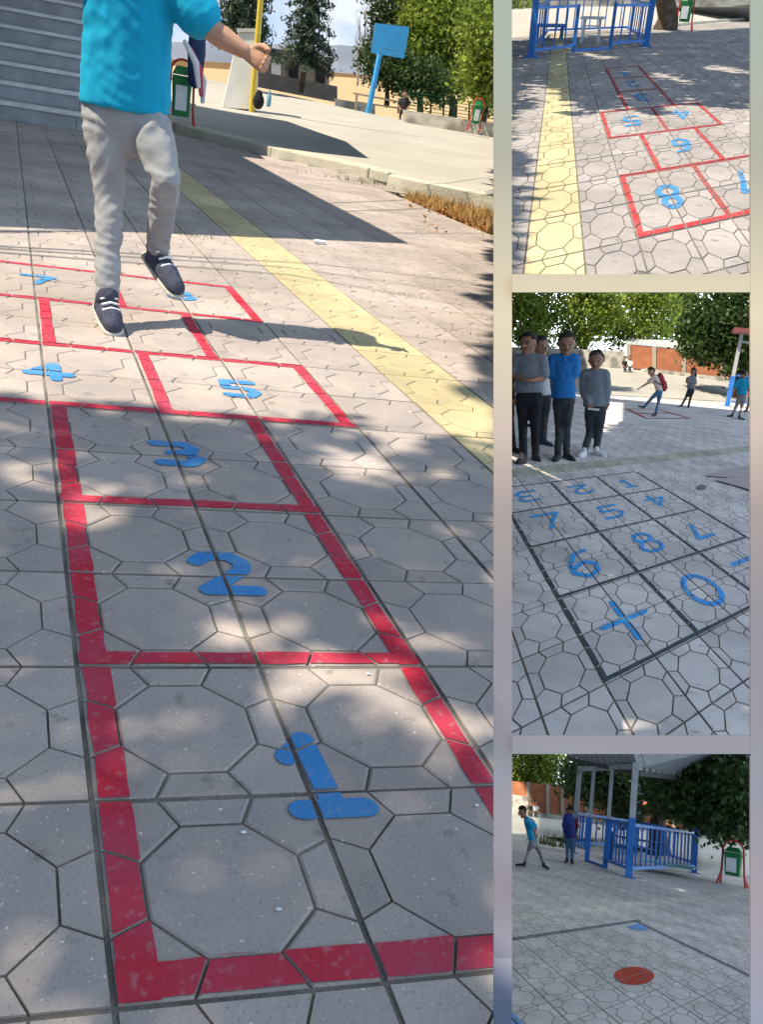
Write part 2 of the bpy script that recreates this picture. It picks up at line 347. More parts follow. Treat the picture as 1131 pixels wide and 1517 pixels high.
def sheet(name, S, pts, m, kind='structure', thick=0.0, parent=None, label=None):
    mb = MB(); n = len(pts)
    if thick: mb.prism([np.array(p) for p in pts], -thick, 0)
    else: mb.add(pts, [tuple(range(n))])
    o = mb.build(name, m, S, parent)
    if kind and parent is None: o['kind'] = kind
    return o

# ------------------------------------------------------------------ paving
OC, OD, EG = .335, .139, .215        # octagon half size, octagon half side, where the short joints meet the tile edge
def tile_pieces(gap, joint):
    """the nine cast fields of one slab, in tile units around its centre, each shrunk by half a groove"""
    e = .5-joint
    octa = [(OC,-OD),(OC,OD),(OD,OC),(-OD,OC),(-OC,OD),(-OC,-OD),(-OD,-OC),(OD,-OC)]
    ps = [octa]
    for k in range(4):
        c, s = (1,0,-1,0)[k], (0,1,0,-1)[k]
        r = lambda p: (p[0]*c-p[1]*s, p[0]*s+p[1]*c)
        ps.append([r(p) for p in ((OC,-OD),(e,-EG),(e,EG),(OC,OD))])
        ps.append([r(p) for p in ((OC,OD),(e,EG),(e,e),(EG,e),(OD,OC))])
    out = []
    for p in ps:
        p = [np.array(q) for q in p]; n = len(p); q = []
        for i in range(n):
            a, b, c = p[i-1], p[i], p[(i+1)%n]
            d1 = (b-a)/np.linalg.norm(b-a); d2 = (c-b)/np.linalg.norm(c-b)
            n1 = np.array([-d1[1],d1[0]]); n2 = np.array([-d2[1],d2[0]])
            g1 = 0 if max(abs(a[0]),abs(b[0])) == e and a[0] == b[0] or a[1] == b[1] and abs(a[1]) == e else gap
            g2 = 0 if b[0] == c[0] and abs(b[0]) == e or b[1] == c[1] and abs(b[1]) == e else gap
            A = np.array([n1,n2]); rhs = np.array([n1@b+g1, n2@b+g2])
            q.append(np.linalg.solve(A, rhs))
        out.append(q)
    return out
def shrink(p, g):
    n = len(p); q = []
    for i in range(n):
        a, b, c = p[i-1], p[i], p[(i+1)%n]
        d1 = (b-a)/np.linalg.norm(b-a); d2 = (c-b)/np.linalg.norm(c-b)
        n1 = np.array([-d1[1],d1[0]]); n2 = np.array([-d2[1],d2[0]])
        q.append(np.linalg.solve(np.array([n1,n2]), np.array([n1@b+g, n2@b+g])))
    return q
def tile_geo(S, pieces, cham=True, depth=.007):
    mb = MB(); T = lambda p, z: S.a*p[0]+S.b*p[1]+np.array([0,0,z])
    for p in pieces:
        n = len(p)
        if cham:
            i2 = shrink(p, .011); vs = [T(q,-depth) for q in p]+[T(q,-.0022) for q in p]+[T(q,0) for q in i2]
            mb.add(vs, [(i,(i+1)%n,n+(i+1)%n,n+i) for i in range(n)]+[(n+i,n+(i+1)%n,2*n+(i+1)%n,2*n+i) for i in range(n)]+[tuple(range(2*n,3*n))])
        else:
            mb.add([T(q,-depth) for q in p]+[T(q,0) for q in p], [(i,(i+1)%n,n+(i+1)%n,n+i) for i in range(n)]+[tuple(range(n,2*n))])
    return mb
def inside(poly, x, y):
    r = False; n = len(poly)
    for i in range(n):
        x1,y1 = poly[i]; x2,y2 = poly[i-1]
        if (y1 > y) != (y2 > y) and x < (x2-x1)*(y-y1)/(y2-y1)+x1: r = not r
    return r
def half_planes(S, lines, keep):
    """picture lines (two points each) as half planes in tile units, on the side of picture point keep"""
    out = []; k = np.array(S.uv(*keep))
    for a, b in lines:
        a, b = np.array(S.uv(*a)), np.array(S.uv(*b)); d = b-a
        if d[0]*(k[1]-a[1])-d[1]*(k[0]-a[0]) < 0: a, b = b, a
        out.append((a, b))
    return out
def cut(P, planes):
    for a, b in planes:
        d = b-a; inp = P; P = []
        if not inp: return []
        sd = [d[0]*(p[1]-a[1])-d[1]*(p[0]-a[0]) for p in inp]
        for k in range(len(inp)):
            p, q, sp, sq = inp[k-1], inp[k], sd[k-1], sd[k]
            if sq >= 0:
                if sp < 0: P.append(p+(q-p)*(sp/(sp-sq)))
                P.append(q)
            elif sp >= 0: P.append(p+(q-p)*(sp/(sp-sq)))
    out = []
    for x in P:
        if not out or np.linalg.norm(x-out[-1]) > .004: out.append(x)
    return out if len(out) > 2 and np.linalg.norm(out[0]-out[-1]) > .004 else out[:-1]
def pave(S, region, urange, vrange, m, yellow, gap, joint, cham, bedpoly, label_name='pavement', ym=None, limit=300, edges=((),(0,0))):
    """region: picture polygon that the paving fills; slabs whose centre lies in it are laid"""
    pieces = tile_pieces(gap, joint); ym = ym or YELL
    bed = MB(); bed.prism([S.g(*q)+[0,0,-.004] for q in bedpoly], -.03, 0)
    root = bed.build(label_name, BED, S, org=np.zeros(3)); root['kind'] = 'structure'
    cells = []; S.planes = half_planes(S, *edges)
    for i in range(*urange):
        for j in range(*vrange):
            c = S.px(S.t(i+.5,j+.5))
            if c is None: continue
            q = [S.px(S.t(i+a,j+b)) for a,b in ((0,0),(1,0),(1,1),(0,1))]
            if any(z is None for z in q): continue
            if not inside(region, *c): continue
            ar = abs(sum(q[k][0]*q[(k+1)%4][1]-q[(k+1)%4][0]*q[k][1] for k in range(4)))/2
            x0,y0,x1,y1 = S.win
            vis = x0-20 < c[0] < x1+20 and y0-20 < c[1] < y1+20
            cells.append((vis, ar, i, j))
    cells.sort(key=lambda z: (not z[0], -z[1]))
    near, far = cells[:limit], cells[limit:]
    base = {False: tile_geo(S, pieces, cham), True: tile_geo(S, pieces, cham)}
    me = {k: mesh(b.v, b.f) for k, b in base.items()}; me[False].materials.append(m); me[True].materials.append(ym)
    crossing = {}
    for _, ar, i, j in cells:
        corners = [np.array([i+a,j+b],float) for a,b in ((0,0),(1,0),(1,1),(0,1))]
        if any((b-a)[0]*(c[1]-a[1])-(b-a)[1]*(c[0]-a[0]) < 0 for a,b in S.planes for c in corners):
            off = np.array([i+.5,j+.5]); pc = [cut([x+off for x in p], S.planes) for p in pieces]
            crossing[i,j] = tile_geo(S, [[x-off for x in p] for p in pc if len(p) > 2], False)
    for _, ar, i, j in near:
        if (i,j) in crossing:
            g_ = crossing[i,j]
            if not g_.f: continue
            mm = mesh(g_.v, g_.f); mm.materials.append(ym if yellow(i,j) else m)
            o = bpy.data.objects.new('paving_tile', mm); COL.objects.link(o); o.parent = root; o.location = [float(x) for x in S.t(i+.5,j+.5)]; continue
        o = bpy.data.objects.new('paving_tile', me[yellow(i,j)]); COL.objects.link(o); o.parent = root
        dz = random.uniform(-.0006,.0003); o.location = [float(x) for x in S.t(i+.5,j+.5,dz)]
        o.rotation_euler = (random.uniform(-.002,.002), random.uniform(-.002,.002), random.uniform(-.002,.002))
    if far:
        simple = tile_geo(S, pieces, False)
        for y in (False, True):
            mb = MB(); V, Fc = [], []
            sv = np.array(simple.v)
            for _, ar, i, j in far:
                if yellow(i,j) != y: continue
                g_ = crossing.get((i,j), simple)
                if not g_.f: continue
                k = sum(len(x) for x in V); V.append(np.array(g_.v)+S.t(i+.5,j+.5,random.uniform(-.001,.001))); Fc += [[a+k for a in f] for f in g_.f]
            if V:
                o = link('paving_tile', mesh(np.concatenate(V), Fc), ym if y else m, None, root); o['kind'] = 'stuff'
    S.pieces = [shrink(p, .002) for p in pieces]; S.pave_root = root
    return root
def clip(sub, cl):
    out = sub
    for i in range(len(cl)):
        a, b = cl[i], cl[(i+1)%len(cl)]; d = b-a; inp = out; out = []
        if not inp: return []
        sd = [d[0]*(p[1]-a[1])-d[1]*(p[0]-a[0]) for p in inp]
        for k in range(len(inp)):
            p, q, sp, sq = inp[k-1], inp[k], sd[k-1], sd[k]
            if sq >= 0:
                if sp < 0: out.append(p+(q-p)*(sp/(sp-sq)))
                out.append(q)
            elif sp >= 0: out.append(p+(q-p)*(sp/(sp-sq)))
    return out
PZ = [0]
def paint(S, polys, name, m, parent, z=.0014):
    """paint laid on the slabs: polygons in tile units, cut where the grooves run"""
    mb = MB(); PZ[0] += 1; z += .00006*(PZ[0]%14)
    for n, poly in enumerate(polys):
        P = cut([np.array(p,float) for p in poly], S.planes)
        if len(P) < 3: continue
        ar = sum(P[i-1][0]*P[i][1]-P[i][0]*P[i-1][1] for i in range(len(P)))
        if ar < 0: P = P[::-1]
        A = np.array(P); i0, j0 = np.floor(A.min(0)).astype(int); i1, j1 = np.floor(A.max(0)).astype(int)
        for i in range(i0, i1+1):
            for j in range(j0, j1+1):
                off = np.array([i+.5,j+.5])
                for pc in S.pieces:
                    q = clip(P, [x+off for x in pc])
                    if len(q) > 2:
                        q2 = [q[0]]
                        for x in q[1:]:
                            if np.linalg.norm(x-q2[-1]) > 1e-5: q2.append(x)
                        if len(q2) > 2: mb.add([S.t(x[0],x[1],z+(n%2)*.00005+n*.000004) for x in q2], [tuple(range(len(q2)))])
    if not mb.f: return None
    return mb.build(name, m, None, parent, org=np.array(parent['org']))
def ragged(u0, v0, u1, v1, step=.22, j=.008):
    """a hand-painted bar: rectangle split along its length with slightly uneven edges"""
    out = []; L = max(u1-u0, v1-v0); n = max(1, int(L/step)); along_u = (u1-u0) > (v1-v0)
    e = [(random.uniform(-j,j), random.uniform(-j,j)) for _ in range(n+1)]
    for k in range(n):
        if along_u:
            a, b = u0+(u1-u0)*k/n, u0+(u1-u0)*(k+1)/n
            out.append([(a,v0+e[k][0]),(b,v0+e[k+1][0]),(b,v1+e[k+1][1]),(a,v1+e[k][1])])
        else:
            a, b = v0+(v1-v0)*k/n, v0+(v1-v0)*(k+1)/n
            out.append([(u0+e[k][0],a),(u1+e[k][1],a),(u1+e[k+1][1],b),(u0+e[k+1][0],b)])
    return out
def circ(cx, cy, rx, ry, n=14, a0=0, a1=360): return [(cx+rx*math.cos(math.radians(a0+(a1-a0)*k/n)), cy+ry*math.sin(math.radians(a0+(a1-a0)*k/n))) for k in range(n+1)]
GLYPH = {'1': [[(.2,.74),(.36,.84),(.52,1),(.55,.5),(.58,0)],[(.12,0),(1.0,0)]],
 '2': [[(.08,.82),(.3,1),(.68,1),(.9,.8),(.84,.58),(.12,.02),(.98,.02)]],
 '3': [[(.1,.97),(.7,1),(.9,.78),(.7,.54),(.4,.53)],[(.7,.54),(.94,.28),(.7,.02),(.1,.04)]],
 '4': [[(.68,0),(.68,1),(.04,.34),(1,.34)]],
 '5': [[(.92,1),(.2,1),(.16,.56),(.66,.6),(.92,.33),(.66,.02),(.08,.04)]],
 '6': [[(.85,.98),(.45,.92),(.14,.55),(.12,.22),(.45,0),(.8,.12),(.88,.38),(.55,.56),(.15,.36)]],
 '7': [[(.04,1),(.96,1),(.62,.5),(.42,0)]],
 '8': [circ(.5,.75,.33,.23), circ(.5,.26,.4,.26)], '0': [circ(.5,.5,.45,.5,20)],
 '+': [[(.5,0),(.5,1)],[(0,.5),(1,.5)]], '-': [[(0,.5),(1,.5)]]}
def glyph(S, ch, px, w, h, th, m, parent, rot=0, name='numeral', skew=0):
    """numeral centred on picture point px, w by h tiles"""
    cu, cv = S.uv(*px); polys = []; c, s = math.cos(math.radians(rot)), math.sin(math.radians(rot))
    tr = lambda p: np.array([cu+((p[0]-.5)*w)*c-((p[1]-.5)*h)*s, cv+((p[0]-.5)*w)*s+((p[1]-.5)*h)*c])
    for line in GLYPH[ch]:
        q = [tr(p) for p in line]
        for k in range(len(q)-1):
            d = q[k+1]-q[k]; d /= np.linalg.norm(d); n = np.array([-d[1],d[0]])*th/2
            polys.append([q[k]-n,q[k+1]-n,q[k+1]+n,q[k]+n])
        for p in q: polys.append([p+np.array([math.cos(a),math.sin(a)])*th/2 for a in np.linspace(0,2*math.pi,9)[:-1]])
    return paint(S, polys, name, m, parent, .0024)

HOP, FAR, KEY, DISC = PL['hop'], PL['far'], PL['key'], PL['disc']
# left place: pinkish slabs up to the kerb of the playing court, one yellow row
pave(HOP, [(-900,9000),(3000,9000),(1100,526),(746,361),(590,288),(545,263),(400,232),(262,197),(262,190),(130,184),(-330,150),(-420,210)],
     (-4,30), (-3,62), PINK, lambda i,j: i == 4, .006, .0125, True, [(-420,2200),(757,2200),(757,369),(590,290),(545,266),(262,199),(130,186),(-330,152),(-420,210)], edges=(((((757,1600),(757,400)),)),(300,900)))
hop = thing(HOP, 'hopscotch_court', HOP.t(1,5,.001), 'red painted hopscotch under the hopping boy, stencilled 1 to 8 in blue', 'hopscotch')
bars = []
for a in ((.03,0,.17,6),(1.84,0,1.97,6),(1.03,6,1.16,8),(2.84,6,2.97,8),(-.97,6,-.84,8),(.03,8,.16,10),(1.84,8,1.97,10),(2.85,10,2.98,12),(-.98,10,-.85,12),(1.02,10,1.15,12),
          (0,.02,2,.17),(0,2.02,2,2.13),(0,4.02,2,4.13),(-1,6.0,3,6.13),(-1,7.9,3,8.03),(-1,9.9,3,10.03),(-1,11.87,3,12.0)):
    paint(HOP, ragged(*a), 'painted_line', RED, hop)
for ch, px, w_, h_ in (('1',(466,1146),.36,.48),('2',(331,850),.38,.46),('3',(262,673),.4,.44),('4',(70,551),.42,.44),('5',(354,577),.4,.46),('7',(57,415),.44,.44),('8',(267,438),.4,.46)):
    glyph(HOP, ch, px, w_, h_, .12, BLUEP, hop, name='painted_numeral')

# upper right place
pave(FAR, [(300,900),(1700,900),(1300,26),(1140,26),(1060,33),(975,40),(850,44),(735,58),(600,74)], (-12,30), (-4,60), FARP, lambda i,j: i == 0, .012, .017, False,
     [(735,419),(1126,419),(1126,28),(975,41),(850,46),(735,59)], edges=((((735,420),(735,60)),((1126,420),(1126,60)),((735,419),(1126,419))),(936,250)))
fh = thing(FAR, 'hopscotch_court', FAR.t(4,6,.001), 'red painted hopscotch with upside-down numerals beside the yellow paving row', 'hopscotch')
for a in ((2.02,0,2.15,2),(3.93,0,4.06,2),(5.86,0,5.99,2),(3.02,2,3.14,4),(4.86,2,4.98,4),(2.02,4,2.14,6),(3.94,4,4.06,6),(5.86,4,5.99,6),(3.02,6,3.13,12),(4.87,6,4.98,12),
          (2,0,6,.13),(2,1.94,6,2.06),(2,3.94,6,4.06),(2,5.94,6,6.06),(3,7.94,5,8.06),(3,9.94,5,10.06),(3,11.9,5,12)):
    paint(FAR, ragged(*a), 'painted_line', REDW, fh)
for ch, px, w_, h_ in (('8',(993,291),.55,.72),('7',(1106,268),.6,.7),('6',(1011,215),.6,.7),('5',(936,179),.6,.7),('4',(1011,169),.6,.7),('3',(952,144),.55,.7),('2',(938,124),.55,.7),('1',(926,110),.5,.7)):
    glyph(FAR, ch, px, w_, h_, .14, BLUEP, fh, rot=180, name='painted_numeral')

# middle right place
pave(KEY, [(300,2200),(1700,2200),(1300,594),(1140,592),(1077,594),(990,588),(900,584),(735,575),(600,567)], (-16,70), (-6,70), KEYP, lambda i,j: j == 9, .012, .017, False,
     [(746,1103),(1126,1103),(1126,594),(1077,596),(900,586),(746,577)], edges=((((746,1100),(746,600)),((1126,1100),(1126,600)),((746,1103),(1126,1103))),(936,800)), ym=YELL2)
kg = thing(KEY, 'number_grid', KEY.t(3,4,.001), 'slate painted keypad grid with bright blue numerals, plus and zero', 'painted grid')
for k in (0,2,4,6): paint(KEY, ragged(k-.02,0,k+.09,8), 'painted_line', SLATE, kg)
for k in (0,2,4,6,8): paint(KEY, ragged(0,k-.02,6,k+.09), 'painted_line', SLATE, kg)
for ch, px, w_, h_, r_ in (('+',(926,917),.95,.95,0),('0',(1041,873),.85,.95,0),('6',(863,835),.8,1.0,0),('8',(959,803),.8,.9,0),('7',(814,772),.85,.85,0),('5',(906,758),.85,.8,0),('4',(973,741),.8,.8,180),
        ('3',(782,735),.8,.8,180),('2',(862,725),.8,.75,180),('1',(929,716),.5,.75,0),('7',(1034,786),.7,.75,180),('-',(1101,831),.75,.5,0)):
    glyph(KEY, ch, px, w_, h_, .135, CYANP, kg, rot=r_, name='painted_numeral')

# lower right place
pave(DISC, [(300,2400),(1700,2400),(1300,1310),(1140,1296),(1040,1290),(960,1262),(860,1256),(735,1252),(600,1248)], (-14,60), (-9,60), GREY, lambda i,j: j == 4, .012, .017, False,
     [(746,1560),(1126,1560),(1126,1296),(1040,1290),(960,1263),(860,1257),(746,1253)], edges=((((746,1520),(746,1300)),((1126,1520),(1126,1310))),(936,1400)), ym=YELL2)
dg_ = thing(DISC, 'marked_play_area', DISC.g(947,1368,.001), 'black outlined corner on grey slabs with a blue corner and a red disc', 'painted court')
def seg(a, b, w_):
    a, b = np.array(a), np.array(b); d = (b-a)/np.linalg.norm(b-a); n = np.array([-d[1],d[0]])*w_/2; k = int(np.linalg.norm(b-a)/.5)+1
    return [[a+(b-a)*i/k-n, a+(b-a)*(i+1)/k-n, a+(b-a)*(i+1)/k+n, a+(b-a)*i/k+n] for i in range(k)]
paint(DISC, seg((8.2,2.17),(.6,2.17),.27), 'painted_line', SLATE, dg_)
paint(DISC, seg((7.87,2.05),(7.87,-4.6),.22), 'painted_line', SLATE, dg_)
paint(DISC, [[DISC.uv(940+30*math.cos(a),1446+13.5*math.sin(a)) for a in np.linspace(0,2*math.pi,26)[:-1]]], 'red_disc', DISCR, dg_, .003)
paint(DISC, [[DISC.uv(*q) for q in ((927,1373.5),(947,1368.5),(964,1376.5),(952,1379),(937,1378))]], 'blue_corner', BLUEP, dg_, .003)
paint(DISC, [[DISC.uv(*q) for q in ((757,1497),(762,1502),(778,1519),(757,1519))]], 'blue_corner', BLUEP, dg_, .003)

# ------------------------------------------------------------------ plants
def leaves(centres, size, spread, per, aspect=1.0, droop=0.0):
    """leaf clumps: small bent quads scattered round clump centres"""
    C = np.repeat(np.array(centres), per, axis=0); n = len(C)
    P = C+rng.normal(0, 1, (n,3))*np.array(spread)
    A = rng.normal(0,1,(n,3)); A /= np.linalg.norm(A,axis=1)[:,None]; A[:,2] -= droop
    B = rng.normal(0,1,(n,3)); B -= A*np.sum(A*B,axis=1)[:,None]/np.sum(A*A,axis=1)[:,None]; B /= np.linalg.norm(B,axis=1)[:,None]
    s = size*rng.uniform(.6,1.35,(n,1)); N = np.cross(A,B)
    V = np.stack([P-A*s*.5, P+B*s*.32*aspect+N*s*.07, P+A*s*.55, P-B*s*.32*aspect+N*s*.07], axis=1).reshape(-1,3)
    Fc = np.arange(4*n).reshape(-1,4)
    return V, Fc
def fast_mesh(V, Fc):
    me = bpy.data.meshes.new('m'); me.vertices.add(len(V)); me.vertices.foreach_set('co', V.astype(np.float32).ravel())
    me.loops.add(Fc.size); me.loops.foreach_set('vertex_index', Fc.astype(np.int32).ravel())
    k = Fc.shape[1]; me.polygons.add(len(Fc)); me.polygons.foreach_set('loop_start', np.arange(0,Fc.size,k,dtype=np.int32)); me.polygons.foreach_set('loop_total', np.full(len(Fc),k,dtype=np.int32))
    me.update(calc_edges=True); return me
def in_ellipsoid(c, r, n, shell=.45):
    d = rng.normal(0,1,(n,3)); d /= np.linalg.norm(d,axis=1)[:,None]
    return np.array(c)+d*np.array(r)*(rng.uniform(shell**3,1,(n,1))**(1/3))
def tree(S, base, top, r0, lobes, leaf, clumps, per, spread, m, label, group=None, name='leafy_tree', lean=(0,0,0), limbs=5, group_cat='tree'):
    base, top = np.array(base,float), np.array(top,float)
    t = thing(S, name, base, label, group_cat, group)
    mb = MB(); mid = (base+top)/2+np.array(lean); mb.tube([base-[0,0,.1],base*.7+mid*.3,mid,top],[r0*1.25,r0,r0*.8,r0*.55],seg=10)
    for k in range(limbs):
        c, r = lobes[k%len(lobes)]; e = np.array(c)+rng.normal(0,.3,3)*np.array(r); s0 = mid*(.2+.1*(k%3))+top*(.8-.1*(k%3))
        mb.tube([s0,(s0+e)/2+rng.normal(0,.05,3),e],[r0*.5,r0*.32,r0*.12],seg=6)
    mb.build('trunk', BARK, None, t, smooth=True)
    tot = sum(np.prod(r)**(2/3) for c,r in lobes); cs = []
    for c, r in lobes: cs.append(in_ellipsoid(c, r, max(3,int(clumps*np.prod(r)**(2/3)/tot))))
    V, Fc = leaves(np.concatenate(cs)-base, leaf, spread, per)
    o = link('crown', fast_mesh(V,Fc), m, None, t); return t
def conifer(S, base, height, rad, label, n=70, bare=.12, group=None):
    base = np.array(base,float); t = thing(S, 'conifer_tree', base, label, 'tree', group); mb = MB()
    mb.tube([base,base+[0,0,height*.6],base+[0,0,height]],[rad*.09,rad*.05,rad*.012],seg=8); mb.build('trunk', BARK, None, t, smooth=True)
    cs = []
    for k in range(n):
        z = height*(bare+(1-bare)*(k/n)**1.05); R = rad*(1-(z/height))**.75*rng.uniform(.75,1.12)+.05; a = k*2.4+rng.uniform(-.3,.3)
        L = max(3,int(R/.11))
        for q in range(L):
            f = (q+.6)/L; cs.append([math.cos(a)*R*f, math.sin(a)*R*f, z-R*.28*f*f+R*.05])
    V, Fc = leaves(cs, .17*rad/1.2, (.07*rad,.07*rad,.045*rad), 16, aspect=.5, droop=.3)
    link('crown', fast_mesh(V,Fc), LEAFC, None, t); return t
def tuft(S, c, n, h, spread, m, label, group, name='weeds'):
    c = np.array(c,float); P = rng.normal(0,1,(n,2))*np.array(spread); V = []
    for x, y in P:
        a = rng.uniform(0,6.28); l = h*rng.uniform(.4,1.15); w_ = h*.05; d = np.array([math.cos(a),math.sin(a),0]); q = np.array([x,y,-.01])
        tip = q+[math.cos(a+1)*l*.45, math.sin(a+1)*l*.45, l]; V += [q-d*w_, q+d*w_, (q+tip)/2+d*w_*.8+[0,0,l*.08], tip]
    o = link(name, fast_mesh(np.array(V),np.arange(len(V)).reshape(-1,4)), m, S, None, c); return tag(o, label, None, None, 'stuff')

# ------------------------------------------------------------------ people
def ex(S, q, D):                     # joint given as picture point (x, y) or (x, y, metres deeper)
    if q[0] == 'g': return S.g(q[1], q[2], q[3])             # on the ground (height q[3])
    return S.p(q[0], q[1], D+(q[2] if len(q) > 2 else 0))
def person(S, J, D, label, mats, H=1.45, facing=(0,-1,0), group=None, voxel=.014, sleeve='short', hair='short', foot=None, base=None, shoe=SHOE, sole=SOLE, hem=0.0, bulk=1.0, collar=True, fist=False, bvox=None):
    """J: joints as picture points; D: distance; the body is one skin, clothes are its children"""
    q = {k: ex(S, v, D) for k, v in J.items() if v[0] != 'd'}
    for s_ in 'LR':
        if J['to'+s_][0] == 'd': q['to'+s_] = q['an'+s_]+np.array(J['to'+s_][1:])*H
    fc = np.array(facing,float); fc /= np.linalg.norm(fc)
    if base is None: base = (q['anL']+q['anR'])/2*[1,1,0]
    t = thing(S, 'person', base, label, 'person', group)
    skin, shirt, trouser = mats[:3]; k = H*bulk
    side = q['shR']-q['shL']; side = side/np.linalg.norm(side); up = (q['neck']-q['hip']); up /= np.linalg.norm(up)
    hd = q['head']; hr = H*.076; fr = fc-up*(fc@up)*.6; fr /= np.linalg.norm(fr); hs = np.cross(fr,up); hs /= np.linalg.norm(hs)
    b = MB()
    # head, neck
    b.ball(hd+[0,0,hr*.12], (hr*.92,hr*.98,hr*1.15), 16); b.tube([hd-up*hr*.35+fr*hr*.18, hd-up*hr*.85+fr*hr*.28],[hr*.72,hr*.48])
    b.tube([q['neck']-up*.02*H, hd-up*hr*.3-fr*hr*.1],[H*.034,H*.033])
    b.tube([hd+fr*hr*.9+up*hr*.05, hd+fr*hr*1.12-up*hr*.22],[hr*.1,hr*.17],seg=8)
    for s_ in (-1,1): b.ball(hd+hs*s_*hr*.93-up*hr*.05, hr*.2, 8)
    # torso core, arms, legs
    b.tube([q['hip'],(q['hip']+q['neck'])/2,q['neck']-up*.05*H],[k*.06,k*.07,k*.078],side=side,flat=.65)
    b.tube([q['shL'],q['shR']],[k*.035,k*.035])
    for s_ in 'LR':
        e, h_ = q['el'+s_], q['ha'+s_]; fa = h_-e; fa /= np.linalg.norm(fa)
        b.tube([q['sh'+s_],(q['sh'+s_]+e)/2,e],[k*.034,k*.031,k*.025]); wr = h_-fa*H*.03
        b.tube([e,e*.65+wr*.35,wr],[k*.025,k*.026,k*.017])
        # hand: palm, four fingers of different length, thumb from the side of the palm
        pn = np.cross(fa,side); pn = pn/np.linalg.norm(pn) if np.linalg.norm(pn) > .2 else np.array([0,-1.,0]); sd = np.cross(pn,fa)
        b.tube([wr,h_+fa*H*.012],[H*.016,H*.023],side=sd,flat=.55,seg=8)
        for f_, (off, ln) in enumerate(((-.017,.042),(-.006,.05),(.006,.047),(.017,.036))):
            r_ = h_+fa*H*.022+sd*off*H; cu_ = .85 if fist else .3
            m1 = r_+fa*ln*H*.5*(1-.5*fist)+pn*ln*H*.12*cu_; m2 = m1+fa*ln*H*.5*(.85-1.2*fist)+pn*ln*H*.45*cu_
            b.tube([r_,m1,m2],[H*.0068,H*.0064,H*.0055],seg=6)
        th = h_-fa*H*.012+sd*H*.02; b.tube([th,th+sd*H*.012+fa*H*.018+pn*H*.006,th+sd*H*.006+fa*H*.036+pn*H*.016*(1+fist)],[H*.0095,H*.0085,H*.007],seg=6)
        b.tube([q['hp'+s_],q['kn'+s_],q['an'+s_]],[k*.036,k*.026,k*.02])
        b.tube([q['hp'+s_],q['hip']],[k*.036,k*.05])
    body = blob('body', b, skin, t, S, bvox or voxel*.75, 3 if not bvox else 2)
    # eyes and brows
    for s_ in (-1,1):
        e = MB(); e.ball(hd+fr*hr*.87+hs*s_*hr*.36+up*hr*.08, (hr*.11,hr*.11,hr*.08), 8); e.build('eye', HAIR, None, body, smooth=True)
        e = MB(); e.tube([hd+fr*hr*.88+hs*s_*hr*.2+up*hr*.28, hd+fr*hr*.78+hs*s_*hr*.58+up*hr*.3],[hr*.05,hr*.035],seg=6); e.build('eyebrow', HAIR, None, body)
    e = MB(); e.tube([hd+fr*hr*.92-hs*hr*.22-up*hr*.52, hd+fr*hr*.97-up*hr*.55, hd+fr*hr*.92+hs*hr*.22-up*hr*.52],[hr*.045,hr*.055,hr*.045],seg=6); e.build('mouth', mat('lip',(.26,.09,.07)), None, body)
    # shirt
    c = MB(); wst = q['hip']+up*H*hem
    c.tube([wst,(wst*.55+q['neck']*.45),q['neck']-up*H*.055],[k*.106,k*.1,k*.1],side=side,flat=.7,seg=16,caps=False)
    c.tube([q['shL']+up*.004,q['neck']-up*H*.02,q['shR']+up*.004],[k*.046,k*.052,k*.046],seg=10)
    for s_ in 'LR':
        e = q['el'+s_]
        if sleeve == 'short': c.tube([q['sh'+s_], q['sh'+s_]*.28+e*.72],[k*.049,k*.052],seg=12)
        else:
            wr = q['ha'+s_]*.86+e*.14; c.tube([q['sh'+s_],e,wr],[k*.049,k*.042,k*.031],seg=12)
    sh_o = blob('shirt', c, shirt, t, S, voxel, 5, fold=H*.0042)
    if collar:
        c = MB(); n_ = q['neck']+up*H*.012
        for s_ in (-1,1):
            c.tube([n_-fr*H*.03, n_+hs*s_*H*.036, n_+fr*H*.038-up*H*.012, n_+fr*H*.058+hs*s_*H*.012-up*H*.05],[H*.012,H*.013,H*.013,H*.009],seg=6)
        blob('collar', c, shirt, t, S, max(.006,voxel*.6), 3)
    # trousers
    c = MB(); hipw = (q['hpL']+q['hpR'])/2
    c.tube([hipw-up*H*.01, q['hip']+up*H*(hem+.02)],[k*.084,k*.082],side=side,flat=.7,seg=16)
    for s_ in 'LR':
        kn, an = q['kn'+s_], q['an'+s_]; m1 = q['hp'+s_]*.5+kn*.5; m2 = kn*.5+an*.5; cuff = an+(kn-an)/np.linalg.norm(kn-an)*H*.012
        c.tube([q['hp'+s_],m1,kn,m2,cuff],[k*.055,k*.048,k*.037,k*.033,k*.03],seg=12)
    blob('trousers', c, trouser, t, S, voxel, 5, fold=H*.0062)
    # shoes
    for s_ in 'LR':
        an = q['an'+s_]; to = q['to'+s_]; d = to-an; dl = np.linalg.norm(d); dn = d/dl
        c = MB(); heel = an-dn*H*.012; sw = np.cross(dn,(0,0,1)); sw = sw/np.linalg.norm(sw); un = np.cross(sw,dn)
        if un[2] < 0: un = -un
        c.tube([an+un*H*.012,an-un*H*.02,an+d*.5-un*H*.012,to-dn*H*.02-un*H*.012],[H*.03,H*.033,H*.031,H*.026],side=sw,flat=.9,seg=10)
        so = blob('shoe', c, shoe, t, S, voxel*.7, 3)
        c = MB(); c.tube([heel-un*H*.036,an+d*.5-un*H*.03,to-dn*H*.018-un*H*.026],[H*.032,H*.034,H*.03],side=sw,flat=.32,seg=10); blob('sole', c, sole, so, S, voxel*.7, 2)
        if voxel < .009:
            for z in range(4):
                c = MB(); w0 = an+d*(.18+.14*z)+un*H*(.02-.006*z); c.tube([w0-sw*H*.02,w0+un*H*.006,w0+sw*H*.02],[.004,.0045,.004],seg=6); c.build('lace', PAPER, None, so, smooth=True)
